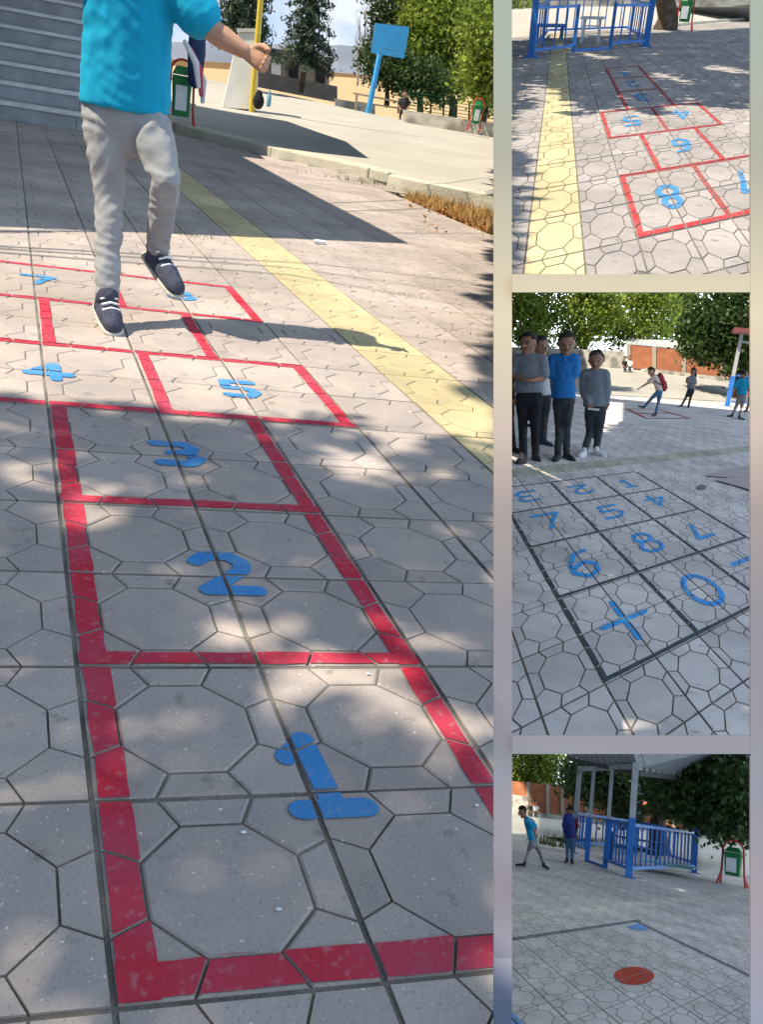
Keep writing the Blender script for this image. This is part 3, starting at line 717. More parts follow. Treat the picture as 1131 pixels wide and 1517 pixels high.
    # hair: uneven cap over crown and back of the head
    hv, hf = [], []; m_ = MB(); m_.ball((0,0,0),1.0,20)
    V = np.array(m_.v); keep = []
    for v in V:
        w_ = v[0]*hs+v[1]*fr+v[2]*up
        j = 1+.05*math.sin(v[0]*17+v[1]*9)+.04*math.sin(v[2]*23+v[0]*11)
        hv.append(hd+up*hr*.14+hs*v[0]*hr*1.03*j+fr*(v[1]*hr*1.08*j-hr*.05)+up*v[2]*hr*(1.24 if hair != 'long' else 1.2)*j); keep.append(v[2] > .42+.0*v[0] or v[1] < -.12 and v[2] > -.45-.2*v[1] or v[2] > .12 and v[1] < .25 or v[2] > .3 and v[1] < .6)
    hf = [f for f in m_.f if all(keep[i] for i in f)]
    c = MB(); c.add(hv, hf); ho = c.build('hair', HAIR, None, t, smooth=True)
    sl = ho.modifiers.new('thick','SOLIDIFY'); sl.thickness = hr*.14; sl.offset = -.5
    if hair == 'long':
        c = MB(); c.tube([hd-fr*hr*.5+up*hr*.3,hd-fr*hr*.95-up*hr*.8,hd-fr*hr*.9-up*hr*2.4,hd-fr*hr*.7-up*hr*3.4],[hr*.8,hr*.75,hr*.6,hr*.3],side=hs,flat=.6); blob('long_hair', c, HAIR, t, S, voxel, 3)
    return t, q
def backpack(S, q, D, H, m, m2, label, facing):
    fc = np.array(facing,float); fc /= np.linalg.norm(fc); up = q['neck']-q['hip']; L = np.linalg.norm(up); up /= L
    c0 = (q['hip']*.42+q['neck']*.58)-fc*H*.115; c = MB(); sd = np.cross(fc,up)
    c.tube([c0-up*L*.34,c0,c0+up*L*.36],[H*.085,H*.1,H*.088],side=sd,flat=.62,seg=14)
    o = blob('school_backpack', c, m, None, S, .014, 3, org=c0); tag(o, label, 'backpack')
    c = MB(); c.tube([c0-up*L*.28-fc*H*.05,c0-up*L*.02-fc*H*.06],[H*.06,H*.055],side=sd,flat=.5,seg=12); blob('pocket', c, m2, o, S, .012, 2)
    for s_ in (-1,1):
        c = MB(); c.tube([c0+up*L*.36+sd*s_*H*.05,q['neck']-up*H*.01+sd*s_*H*.06+fc*H*.02,c0+fc*H*.2+sd*s_*H*.085,c0-up*L*.2+fc*H*.1+sd*s_*H*.1],[H*.012]*4,seg=6); c.build('strap', m2, None, o, smooth=True)
    return o
def bin_thing(S, base, w_, h_, label, tilt=0.0, yaw=0.0):
    """litter bin: green tub with a white notice hung in an arched red tube frame"""
    base = np.array(base,float); t = thing(S, 'litter_bin', base, label, 'litter bin')
    cy, sy = math.cos(yaw), math.sin(yaw); T = lambda x, y, z: base+np.array([x*cy-y*sy, x*sy+y*cy, z])
    arch = [T(-w_*.62,-w_*.3,0),T(-w_*.5,0,h_*.28),T(-w_*.46,0,h_*.8)]+[T(-w_*.46*math.cos(a),0,h_*.8+w_*.42*math.sin(a)) for a in np.linspace(.3,2.84,7)]+[T(w_*.46,0,h_*.8),T(w_*.5,0,h_*.28),T(w_*.62,-w_*.3,0)]
    MB().tube(arch,[w_*.05]*len(arch),seg=8).build('frame', REDM, None, t, smooth=True)
    for s_ in (-1,1): MB().tube([T(s_*w_*.5,0,h_*.28),T(s_*w_*.6,w_*.35,0)],[w_*.045]*2,seg=8).build('leg', REDM, None, t, smooth=True)
    tub = MB(); ring = [(-.36,-.26),(.36,-.26),(.4,0),(.36,.26),(-.36,.26),(-.4,0)]
    lo = [T(x*w_*.86,y*w_*.86,h_*.22) for x,y in ring]; hi = [T(x*w_,y*w_,h_*.74) for x,y in ring]; hi2 = [T(x*w_*.92,y*w_*.92,h_*.74) for x,y in ring]; lo2 = [T(x*w_*.8,y*w_*.8,h_*.3) for x,y in ring]
    n = 6; tub.add(lo+hi+hi2+lo2, [tuple(range(n-1,-1,-1))]+[(k*n+i,k*n+(i+1)%n,(k+1)*n+(i+1)%n,(k+1)*n+i) for k in range(3) for i in range(n)]+[tuple(range(3*n,4*n))])
    tb = tub.build('tub', GREEN, None, t)
    MB().tube([T(-w_*.4,0,h_*.68),T(w_*.4,0,h_*.68)],[w_*.03]*2,seg=6).build('hinge_bar', REDM, None, t)
    MB().add([T(-w_*.26,-w_*.262,h_*.3),T(w_*.2,-w_*.262,h_*.3),T(w_*.2,-w_*.285,h_*.62),T(-w_*.26,-w_*.285,h_*.62)],[(0,1,2,3)]).build('notice', PAPER, None, tb)
    lid = MB(); lid.add([T(x*w_*1.02,y*w_*1.02,h_*.75) for x,y in ring]+[T(x*w_*.6,y*w_*.6+w_*.1,h_*.86) for x,y in ring],[(i,(i+1)%n,n+(i+1)%n,n+i) for i in range(n)]+[tuple(range(n,2*n))]); lid.build('lid', GREEN, None, t)
    return t

# ================================================================== LEFT PLACE
S = HOP
# --- setting: court, kerb, dirt strip, far field and hills
kpx = ((150,168),(262,197),(400,232),(545,264),(640,286),(752,311))
near = [S.g(x,y)+[.18,.2,.118] for x,y in kpx[:4]]+[S.g(640,275,.118),S.g(752,299,.118)]
farp = [S.p(*q) for q in ((200,96,36),(330,122,34),(430,142,32),(548,168,29),(640,186,27.5),(752,207,25))]
mb = MB(); mb.add(near+farp, [(i,i+1,7+i,6+i) for i in range(5)]); mb.build('court_ground', CONC, S)['kind'] = 'structure'
ke = [S.g(x,y) for x,y in ((225,186),(262,197),(400,232),(545,264),(575,271))]
for i in range(len(ke)-1):
    d = ke[i+1]-ke[i]; d /= np.linalg.norm(d); nn = np.array([-d[1],d[0],0])*.5; a, b_ = ke[i]+d*.006, ke[i+1]-d*.006
    if i == 0: kr = MB(); kr.prism([a,b_,b_+nn,a+nn], -.02,.125); kroot = kr.build('kerb', KERB, S); kroot['kind'] = 'structure'; bevel(kroot,.02)
    else: kr = MB(); kr.prism([a,b_,b_+nn,a+nn], -.02,.125); bevel(kr.build('kerb_stone', KERB, None, kroot),.02)
e2 = [S.g(x,y,.12) for x,y in ((575,262),(640,276),(700,288),(752,299))]
mb = MB()
for i in range(3): mb.prism([e2[i],e2[i+1],e2[i+1]+[.1,.5,0],e2[i]+[.1,.5,0]], -.2, .012+.004*i)
mb.build('slab_edge', KERB, S)['kind'] = 'structure'
sheet('verge', S, [S.g(x,y,-.05) for x,y in ((560,262),(756,300),(760,372),(590,292))], DIRT)
mb = MB(); pts = [S.p(*q) for q in ((-900,150,40),(330,118,40),(560,172,34),(752,206,27),(752,130,600),(330,92,600),(-900,20,600))]; pts = [p-[0,0,.15] for p in pts]; mb.add(pts,[tuple(range(7))]); mb.build('field', mat('stubble_field',(.50,.38,.22),(.42,.31,.18),scale=.05,rough=.95), S)['kind'] = 'structure'
ridge = [(150,60),(300,62),(380,70),(430,58),(470,66),(500,70),(540,66),(600,82),(680,95),(752,104)]
mb = MB(); fr_ = [S.p(x,y+(70 if True else 0),640) for x,y in ridge]; tp = [S.p(x,y,760)+[0,0,rng.uniform(-2,2)] for x,y in ridge]; md = [a*.5+b_*.5+[0,0,rng.uniform(-6,2)] for a,b_ in zip(fr_,tp)]; bk = [p*[1.05,1.2,0] for p in tp]
n_ = len(ridge); mb.add(fr_+md+tp+bk, [(k*n_+i,k*n_+i+1,(k+1)*n_+i+1,(k+1)*n_+i) for k in range(3) for i in range(n_-1)])
mb.build('hills', mat('far_hills',(.20,.235,.31),(.14,.17,.235),scale=.012,rough=1), S)['kind'] = 'structure'

mb = MB(); xs = (-700,-300,100,430,600,746); mb.add([S.p(x,180,1500) for x in xs]+[S.p(x,60,1550) for x in xs]+[S.p(x,-120,1650) for x in xs],[(k*6+i,k*6+i+1,(k+1)*6+i+1,(k+1)*6+i) for k in range(2) for i in range(5)])
mb.build('sky', emit_cloud('sky_far',(.34,.47,.68),(.62,.67,.74),.9,.006), S)['kind'] = 'structure'

# --- school building: steps in view, walls and porch roofs out of view casting the long shade
def cast(px_poly, z, zg=0.0):            # slab corners at height z whose shade falls on the given ground outline
    return [S.g(x,y,zg)+SUN*((z-zg)/SUN[2]) for x,y in px_poly]
sb = thing(S, 'school_building', S.g(40,176), 'grey marble entrance steps of the school rising behind the boy', 'building')
ax = S.a/np.linalg.norm(S.a); bk_ = np.array([-ax[1],ax[0],0]); p0 = S.g(0,177)-ax*2.6; p1 = S.g(0,177)+ax*1.72
for k in range(8):
    o_ = bk_*(.36*k); z0, z1 = .205*k, .205*(k+1)
    st = MB(); st.prism([p0+o_+bk_*.02,p1+o_+bk_*.02,p1+bk_*3.4,p0+bk_*3.4], z0-.002, z1-.047); so = st.build('step', MARB, None, sb)
    wd_ = np.linalg.norm(p1-p0); cut_ = [0,.44,.80,1]
    for z in range(3):
        a_, b_ = p0+ax*(wd_*cut_[z]+.004)+o_, p0+ax*(wd_*cut_[z+1]-.004)+o_; rs = MB(); rs.prism([a_+bk_*.006,b_+bk_*.006,b_+bk_*.0195,a_+bk_*.0195], z0+.004, z1-.049); rs.build('riser_slab', MARB, None, so)
    st = MB(); st.prism([p0+o_-bk_*.02,p1+o_-bk_*.02,p1+o_+bk_*.33,p0+o_+bk_*.33], z1-.045, z1); tr = st.build('tread', mat('pale_marble',(.66,.67,.68),(.54,.55,.56),scale=6,rough=.5), None, so); bevel(tr,.008)
st = MB(); st.prism([p0+bk_*3.4-ax*4,p1+bk_*3.4-ax*1.4,p1+bk_*8-ax*1.4,p0+bk_*8-ax*4], 0, 3.3); st.build('wall', WHITEP, None, sb)
st = MB(); st.prism(cast(((-330,318),(300,345),(575,357),(445,288),(330,224),(255,189),(-330,120)),3.3), 0, .25); st.build('porch_roof', WHITEP, None, sb)
st = MB(); st.prism([p0-ax*4+SUN*2.2,p1+ax*.1+SUN*2.6,p1+bk_*3.3+SUN*4.5+ax*.3,p0-ax*4+bk_*3.3+SUN*4.2], 0, .0) if False else None
fp_ = [p0-ax*3,p1+ax*.25,p1+ax*.25+bk_*3.4,p0-ax*3+bk_*3.4]; rl_ = [fp_[0]+SUN*(3.7/SUN[2])-bk_*.3,fp_[1]+SUN*(3.7/SUN[2])-bk_*.3,fp_[1]+SUN*(2.2/SUN[2]),fp_[2]+SUN*(2.2/SUN[2]),fp_[3]+SUN*(3.7/SUN[2])]
st = MB(); st.prism([np.array([p[0],p[1],0]) for p in rl_], 3.7, 3.95); st.build('stair_roof', WHITEP, None, sb)
st = MB(); st.prism([S.g(x,y,.12)+SUN*((3.6-.12)/SUN[2]) for x,y in ((150,186),(300,203),(535,236),(505,216),(420,190),(300,168),(150,140))], 0, .2); st.build('upper_roof', WHITEP, None, sb)
for pp in (cast(((-200,300),),3.3)[0],):
    MB().tube([pp*[1,1,0],pp],[.14,.14],seg=12).build('column', WHITEP, None, sb, smooth=True)

# --- trees that shade the foreground (they stand left of the picture)
def shade_tree(S, targets, z, base_off, leaf, label, per=10, spread=.16, r0=.14, zvar=.5, m=LEAF, name='leafy_tree'):
    cs = np.array([np.array(g)+SUN_L(S)*((z+rng.uniform(-zvar,zvar)-g[2])/SUN_L(S)[2]) for g in targets])
    c0 = cs.mean(0); base = np.array([c0[0]+base_off[0], c0[1]+base_off[1], 0]); t = thing(S, name, base, label, 'tree')
    mb = MB(); top = np.array([c0[0]*.5+base[0]*.5,c0[1]*.5+base[1]*.5,z*.72]); mb.tube([base,base*.5+top*.5+[.08,.05,0],top],[r0*1.2,r0*.9,r0*.6])
    for k in range(6):
        e = cs[int(rng.integers(len(cs)))]; mb.tube([top*.8+base*.2,(top+e)/2,e],[r0*.4,r0*.22,r0*.06],seg=6)
    mb.build('trunk', BARK, None, t, smooth=True)
    V, Fc = leaves(cs-base, leaf, (spread,spread,spread*.7), per); link('crown', fast_mesh(V,Fc), m, None, t); return t
def SUN_L(S): return S.R@(RL.T@SUN)
tg = []
for gx in np.arange(-1.7,2.6,.1):
    for gy in np.arange(.05,3.6,.1):
        gq = np.array([gx+rng.uniform(-.04,.04),gy+rng.uniform(-.04,.04),0]); c = S.px(gq)
        if c is None or not -250 < c[0] < 765: continue
        x, y = c; lim = 604+.055*x+10*math.sin(x*.021)+6*math.sin(x*.05)
        if x > 430: lim = 628+.16*(x-430)+26*math.sin(x*.035)
        gap = math.sin(gx*5.1+.6)*math.sin(gy*6.3+gx*1.7)+.7*math.sin(gx*10.7+gy*3.1)*math.sin(gy*8.9-1)
        if y < lim or gap+.35*math.sin(gx*23+1)*math.sin(gy*19+gx*7) > .56: continue
        tg.append(gq)
shade_tree(S, tg, 5.0, (-1.2,-1.4), .11, 'leafy tree dappling the paving in front of the hopscotch', per=20, spread=.05, zvar=.35)

# --- the hopping boy
J = dict(head=(196,-120), neck=(192,-58), shL=(133,-38), shR=(247,-36), elL=(92,-92), haL=(66,-170), elR=(312,44,-.03), haR=(378,86,-.05), hip=(186,148), hpL=(155,172), hpR=(217,172),
         knL=(162,292,-.03), anL=('g',158,445,.095), toL=('g',171,484,.035), knR=(246,268,-.12), anR=(233,372,.02), toR=(267,428,-.12))
boy, bq = person(S, J, 3.36, 'boy in turquoise shirt and pale jeans hopping on one foot over the hopscotch', (SKINL, TURQ, PANT), H=1.42, voxel=.0085, hem=-.022, bulk=1.05, collar=False, fist=True, bvox=.0042, base=S.g(165,468))

# --- things behind him
bin_thing(S, S.g(266,197), .36, 1.05, 'green litter bin in red frame hung with a school bag behind the boy', yaw=.2)
c0 = S.p(291,80,13.9); c = MB(); c.tube([c0-[0,0,.35],c0,c0+[0,0,.28]],[.1,.13,.12],side=(1,0,0),flat=.6,seg=14); bp = blob('school_backpack', c, mat('navy_nylon',(.02,.05,.14),(.015,.035,.1),scale=9,rough=.6), None, S, .016, 4, org=c0); tag(bp,'navy school backpack with red and white trim hanging on the litter bin','backpack')
for k, (x0, y0, x1, y1, mm) in enumerate(((274,62,294,128,PAPER),(282,72,298,140,mat('pink_trim',(.62,.10,.16))),(292,95,300,150,PAPER))):
    a, b_ = S.p(x0,y0,13.15+.04*k), S.p(x1,y1,13.15+.04*k); MB().tube([a,(a+b_)/2+[.05,0,.03],b_],[.03,.045,.03],side=(1,0,0),flat=.4,seg=8).build('trim_strap', mm, None, bp, smooth=True)
ped = thing(S, 'flagpole_plinth', S.p(354,158,20), 'white tapering plinth carrying the yellow flagpole', 'plinth')
b0, b1, b2, b3 = S.p(328,160,20), S.p(379,163,20), S.p(379,163,20)+[0,.8,0], S.p(328,160,20)+[0,.8,0]; hgt = (S.p(344,46,20)-S.p(328,160,20))[2]
mb = MB(); tpw = [b0+[.22,.15,hgt],b1+[-.08,.15,hgt],b2+[-.08,-.15,hgt],b3+[.22,-.15,hgt]]; mb.add([b0,b1,b2,b3]+tpw,[(3,2,1,0),(4,5,6,7),(0,1,5,4),(1,2,6,5),(2,3,7,6),(3,0,4,7)]); bevel(mb.build('block', WHITEP, None, ped),.02)
mb = MB(); mb.add([p+(p-sum(tpw)/4)*.12*[1,1,0] for p in tpw]+[p+(p-sum(tpw)/4)*.12*[1,1,0]+[0,0,.07] for p in tpw],[(3,2,1,0),(4,5,6,7),(0,1,5,4),(1,2,6,5),(2,3,7,6),(3,0,4,7)]); mb.build('cap', WHITEP, None, ped)
fp = S.p(380,76,19.9); pole = MB(); pole.tube([fp*[1,1,0]+[0,0,fp[2]-1.3],fp,fp+[0,0,4.5]],[.06,.06,.045],seg=12); tag(pole.build('flagpole', mat('yellow_enamel',(.70,.52,.06),(.6,.44,.05),rough=.4), S, smooth=True),'yellow painted metal flagpole standing at the white plinth','flagpole')
c = MB(); q_ = S.p(383,150,19.3); c.ball(q_,(.12,.1,.16),12); c.ball(q_+[0,0,.12],(.08,.07,.1),10); tag(blob('school_bag', c, DARK, None, S, .02, 2, org=q_),'small dark bag left on the ground beside the white plinth','bag')
q_ = S.p(398,155,19.3); c = MB(); c.tube([q_,q_+[0,0,.15],q_+[0,0,.2],q_+[0,0,.25]],[.045,.045,.02,.02],seg=10); tag(c.build('water_bottle', mat('bottle_plastic',(.18,.38,.5)), S, smooth=True),'bluish plastic bottle standing next to the dark bag','bottle')

bb = thing(S, 'basketball_hoop', S.p(546,168,29), 'blue steel basketball backboard on a leaning blue post', 'basketball hoop')
a, b_ = S.p(545,169,29), S.p(563,80,29); MB().tube([a-[0,0,.1],b_],[.085,.08],seg=12).build('post', BLUEL, None, bb, smooth=True)
cs_ = [S.p(x,y,28.8) for x,y in ((556,34),(607,40),(599,87),(550,78))]; mb = MB(); mb.add(cs_+[p+[0,.06,0] for p in cs_],[(0,1,2,3),(7,6,5,4),(0,4,5,1),(1,5,6,2),(2,6,7,3),(3,7,4,0)]); mb.build('backboard', BLUEL, None, bb)
rc = S.p(577,73,28.55); mb = MB(); mb.tube([rc+[.22*math.cos(a_),.22*math.sin(a_)-.1,0] for a_ in np.linspace(0,6.28,14)],[.012]*14,seg=6,caps=False); mb.build('rim', mat('dull_blue',(.06,.2,.36)), None, bb)
MB().beam(S.p(563,85,28.95),S.p(580,60,28.85),.06).build('bracket', BLUEL, None, bb)

conifer(S, S.p(447,134,33), 5.6, 1.15, 'tall spruce standing in front of the dark shed', n=95, bare=.14)
conifer(S, S.p(352,120,31), 4.6, 1.3, 'dark spruce rising behind the white plinth', n=80, bare=.25)
tree(S, S.p(671,172,32), S.p(672,130,32), .13, [((S.p(672,60,32)),(1.9,1.6,1.7)),((S.p(645,100,32)),(1.2,1,.9)),((S.p(705,85,32)),(1.3,1.2,1.2)),((S.p(690,5,32)),(1.7,1.3,1.4)),((S.p(640,30,32.5)),(1.1,1,1.0))], .14, 620, 30, .22, LEAF, 'bright green broad tree above the rubble wall beside the backboard')
tree(S, S.p(714,188,26), S.p(722,140,26), .1, [((S.p(730,60,26)),(1.0,1,1.6)),((S.p(742,110,26)),(.9,.9,.8))], .13, 260, 28, .2, LEAF, 'green tree with leaning trunk beside the small green bin', lean=(.05,0,0))
tree(S, S.p(574,150,31), S.p(574,110,31), .08, [((S.p(572,92,31)),(.85,.8,.75)),((S.p(600,110,31)),(.7,.7,.5)),((S.p(632,120,30)),(.9,.8,.5))], .12, 240, 28, .17, LEAFD, 'low dull green tree behind the basketball post')
tree(S, S.p(625,160,34), S.p(615,60,34), .08, [((S.p(600,12,34)),(1.3,1,.9)),((S.p(585,45,34)),(.8,.8,.6))], .13, 200, 26, .2, LEAFD, 'olive tree showing above the blue backboard')
for k, (x, y1) in enumerate(((538,10),(548,-8),(530,40))):
    t = thing(S, 'bare_poplar', S.p(x,125,60), 'thin leafless poplar against the pale sky behind the backboard', 'tree', 'bare poplars'); b0 = S.p(x,125,60); tp_ = S.p(x+4,y1,60); mb = MB(); mb.tube([b0,tp_],[.09,.02],seg=6)
    for z in range(16):
        f = .3+.65*z/16; s0 = b0*(1-f)+tp_*f; mb.tube([s0,s0+[rng.uniform(-.5,.5),rng.uniform(-.3,.3),rng.uniform(.6,1.3)]],[.025,.008],seg=5)
    mb.build('trunk', mat('grey_twig',(.34,.30,.27)), None, t)
# shed and walls
hs_ = thing(S, 'grey_shed', S.p(430,130,40), 'low grey shed with flat dark roof behind the spruce', 'shed')
def wall_px(S, D, quad, th, m, name, parent=None, S_=None):
    f_ = [S.p(x,y,D if not hasattr(D,'__len__') else D[i]) for i,(x,y) in enumerate(quad)]; mb = MB(); mb.add(f_+[p+[0,th,0] for p in f_],[(3,2,1,0),(4,5,6,7),(0,1,5,4),(1,2,6,5),(2,3,7,6),(3,0,4,7)]); return mb.build(name, m, S if parent is None else None, parent)
wall_px(S,40,((378,125),(487,142),(490,86),(378,74)),3.0,mat('grey_render',(.27,.26,.25),(.20,.19,.18),scale=2,rough=.9),'wall',hs_)
wall_px(S,39.6,((372,75),(495,92),(495,86),(372,66)),4.0,mat('tarred_roof',(.12,.11,.10)),'roof',hs_)
for x in (402,428,468): wall_px(S,39.9,((x,112+.15*(x-400)),(x+14,114+.15*(x-400)),(x+14,92+.15*(x-400)),(x,90+.15*(x-400))),.05,DARK if x > 410 else PAPER,'window',hs_)
wd = wall_px(S,34.5,((376,128),(500,152),(500,128),(376,104)),.3,mat('dark_block',(.17,.165,.16),(.12,.115,.11),scale=3,rough=.95,bump=.4,bscale=10),'boundary_wall'); tag(wd,'low dark grey block wall in front of the shed','wall')
wd = wall_px(S,(26.8,25.2,25.2,26.8),((600,183),(752,207),(752,186),(600,163)),.5,STONE,'rubble_wall'); tag(wd,'pale rubble stone wall under the green trees','wall')
wd = wall_px(S,30.5,((497,158),(556,170),(556,156),(497,146)),.4,STONE,'rubble_wall'); tag(wd,'short rubble wall between dark block wall and basketball post','wall')
rl = thing(S, 'timber_railing', S.p(560,166,29.6), 'weathered timber railing behind the basketball post', 'railing')
MB().beam(S.p(523,138,29.6),S.p(592,151,29.6),.05).build('rail', mat('old_timber',(.42,.34,.22)), None, rl); MB().beam(S.p(527,151,29.6),S.p(590,160,29.6),.05).build('rail', MATS['old_timber'], None, rl)
for x in (527,590): MB().beam(S.p(x,168,29.6),S.p(x+2,138+.19*(x-523),29.6),.07).build('post', MATS['old_timber'], None, rl)
fn = thing(S, 'wire_fence', S.p(650,170,29.5), 'green wire fence with dark posts behind the rubble wall', 'fence')
for k in range(9):
    x = 600+k*19; yb = 168+.17*(x-600); MB().beam(S.p(x,yb+8,29.5),S.p(x+1,yb-34,29.5),.05).build('post', CHAR, None, fn)
for k in range(7):
    MB().beam(S.p(592,163-k*5,29.45),S.p(752,190-k*5,29.45),.02).build('wire', GREEN, None, fn)
J = dict(head=(600,140), neck=(599,146), shL=(594,148), shR=(604,148), elL=(591,155), haL=(593,161,-.1), elR=(607,155), haR=(604,161,-.1), hip=(598,163), hpL=(596,164), hpR=(601,164), knL=(594,166,-.3), anL=(593,176,-.32), toL=('d',0,-.1,-.02), knR=(600,166,-.3), anR=(599,177,-.32), toR=('d',0,-.1,-.02))
person(S, J, 28.4, 'person in dark clothes sitting at the railing by the basketball post', (SKIN, CHAR, DARK), H=1.2, voxel=.02, base=S.p(598,177,28.2))
bin_thing(S, S.p(702,194,24.6), .3, .85, 'small green bin in red frame against the rubble wall')
# weeds, straw and litter
tuft(S, S.g(560,274), 220, .08, (.35,.14), WEED, 'green weeds growing along the kerb where the court slab starts', None)
tuft(S, S.g(598,436), 50, .028, (.07,.025), WEED, 'thin weeds in a paving joint right of the yellow row', 'weeds in paving joints')
tuft(S, S.g(684,494), 80, .03, (.09,.03), WEED, 'thin weeds in a paving joint right of the yellow row', 'weeds in paving joints')
tuft(S, S.g(283,349), 50, .05, (.1,.03), WEED, 'small weeds beside the lifted foot of the boy', None)
tuft(S, S.g(433,492), 30, .03, (.06,.02), WEED, 'tiny weeds near the shadow of the boy', None)
P_ = []
for _ in range(2600):
    x = rng.uniform(600,752); f = rng.uniform(.05,.95); y0 = 272+(x-600)*.17; y1 = 296+(x-600)*.46; P_.append(S.g(x, y0*(1-f)+y1*f, -.05))
V = []
for p in P_:
    a = rng.uniform(0,6.28); l = rng.uniform(.05,.16); d = np.array([math.cos(a),math.sin(a),0])*.006; tip = p+[rng.normal(0,.05),rng.normal(0,.05),l]; V += [p-d,p+d,(p+tip)/2+d*.8,tip]
o = link('dry_grass', fast_mesh(np.array(V),np.arange(len(V)).reshape(-1,4)), STRAW, S); tag(o,'straw coloured dry grass filling the sunken verge beside the court',None,None,'stuff')
V, Fc = leaves([S.g(rng.uniform(610,752),rng.uniform(290,352),-.03) for _ in range(260)],.06,(.08,.08,.01),5); o = link('fallen_leaves', fast_mesh(V,Fc), mat('dead_leaf',(.42,.20,.06),(.28,.13,.05),scale=5,rough=.8,rnd=.4), S); tag(o,'brown fallen leaves lying in the sunken verge',None,None,'stuff')
q_ = S.g(473,361); mb = MB(); mb.prism([q_+[-.035,-.03,0],q_+[.04,-.02,0],q_+[.035,.04,0],q_+[-.03,.035,0]],.003,.02); tag(mb.build('paper_scrap', PAPER, S),'crumpled white paper scrap at the edge of the building shade','litter')
for k, (x, y) in enumerate(((706,1195),(412,1349),(545,1000),(360,1235))):
    q_ = S.g(x,y); mb = MB(); mb.ball(q_+[0,0,.003],(.0035+.001*(k%2),.0022,.002),8); tag(mb.build('pebble', PAPER, S),'tiny white pebble lying on the hopscotch paving','pebble','pebbles on the hopscotch')

# ================================================================== UPPER RIGHT PLACE
S = FAR
def strip(S, name, near, far, m):
    mb = MB(); n = len(near); mb.add([S.g(q[0],q[1],-.03) for q in near]+[S.g(*q) if len(q)==2 else S.p(*q) for q in far],[(i,i+1,n+i+1,n+i) for i in range(n-1)]); o = mb.build(name, m, S); o['kind'] = 'structure'; return o
strip(S,'court_ground',[(742,64),(850,50),(975,45),(1124,32)],[(742,9,27),(850,9,27.5),(975,9,28),(1124,7,28)],CONC)
wd = wall_px(S,(27.1,28.1,28.1,27.1),((742,12),(1124,10),(1124,-14),(742,-14)),.4,STONE,'rubble_wall'); tag(wd,'rubble wall across the far edge of the court behind the tree trunk','wall')
kb = MB(); a, b_ = S.g(968,42), S.g(1124,28.5); kb.prism([a,b_,b_+[.05,.3,0],a+[.05,.3,0]],.005,.07); bevel(kb.build('kerb', KERB, S),.015)['kind'] = 'structure'
def railing(S, root, A, B, top, bot, n, m, w_=.035, bw=.022):
    """one railing panel between ground points A and B"""
    A, B = np.array(A), np.array(B)
    MB().beam(A+[0,0,top],B+[0,0,top],w_,w_).build('top_rail', m, None, root); MB().beam(A+[0,0,bot],B+[0,0,bot],w_,w_).build('bottom_rail', m, None, root)
    for k in range(1,n+1):
        p = A+(B-A)*k/(n+1); MB().beam(p+[0,0,bot+w_/2+.001],p+[0,0,top-w_/2-.001],bw).build('baluster', m, None, root)
def hz(S, base, x, y):                # height of a pixel above a ground point
    d = S.ray(x,y); return S.h+d[2]*(base[1]/d[1])
pv = thing(S, 'pavilion_railing', S.g(870,70), 'bright blue railing enclosure of the pavilion around a small white stool', 'railing')
A, B, C_, D_, E_, G_ = S.g(787,85), S.g(850,77), S.g(904,73), S.g(957,69), S.g(812,52), S.g(928,47)
for p, x, y, w_ in ((A,785,8,.085),(D_,956,-6,.1)): MB().beam(p,p+[0,0,hz(S,p,x,y)+.08],w_).build('post', BLUEM, None, pv); MB().prism([p+[-.09,-.09,0],p+[.09,-.09,0],p+[.09,.09,0],p+[-.09,.09,0]],.001,.02).build('base_plate', BLUEM, None, pv)
for p, x, y in ((B,849,6),(C_,901,3)): MB().beam(p,p+[0,0,hz(S,p,x,y)],.05).build('post', BLUEM, None, pv)
MB().beam(B+[0,0,.02],C_+[0,0,.02],.035).build('threshold', BLUEM, None, pv)
tpz, btz = hz(S,A,787,11), .085
railing(S,pv,A,B,tpz,btz,3,BLUEM); railing(S,pv,C_,D_,tpz,btz,3,BLUEM); railing(S,pv,D_,G_,tpz,btz,9,BLUEM); railing(S,pv,A,E_,tpz,btz,6,BLUEM); railing(S,pv,E_,G_,tpz,btz,9,BLUEM)
stl = thing(S, 'white_stool', S.g(874,66), 'small white step stool standing in the gate of the blue railing', 'stool')
c0 = S.g(874,64); zt = hz(S,c0,874,28)
MB().prism([c0+[-.19,-.2,0],c0+[.19,-.2,0],c0+[.19,.35,0],c0+[-.19,.35,0]],zt,zt+.03).build('seat', PAPER, None, stl)
for x in (-.14,.14):
    for y in (-.15,.3): MB().beam(c0+[x,y,0],c0+[x*.9,y,zt],.025).build('leg', PAPER, None, stl)
for z in (.12,.26): MB().beam(c0+[-.14,-.15,z],c0+[.14,-.15,z],.02).build('rung', PAPER, None, stl)
bn = thing(S, 'bench', S.g(810,56), 'blue bench inside the railing by its corner post', 'bench'); c0 = S.g(806,60)
MB().prism([c0+[-.2,0,0],c0+[.35,.1,0],c0+[.3,.9,0],c0+[-.25,.8,0]],.2,.23).build('seat', BLUEM, None, bn)
for x, y in ((-.15,.05),(.3,.12),(.22,.82),(-.2,.75)): MB().beam(c0+[x,y,0],c0+[x,y,.2],.04).build('leg', BLUEM, None, bn)
bin_thing(S, S.g(1012,45), .32, .74, 'green litter bin in red frame right of the dark tree trunk', yaw=-.15)
tb = S.g(986,44); sl_ = SUN_L(S)
lobes = []
tgt = []
hole = lambda p: math.sin(p[0]*3.1+1)*math.sin(p[1]*1.3+p[0]*.7)+.6*math.sin(p[0]*6.3+p[1]*2.2)
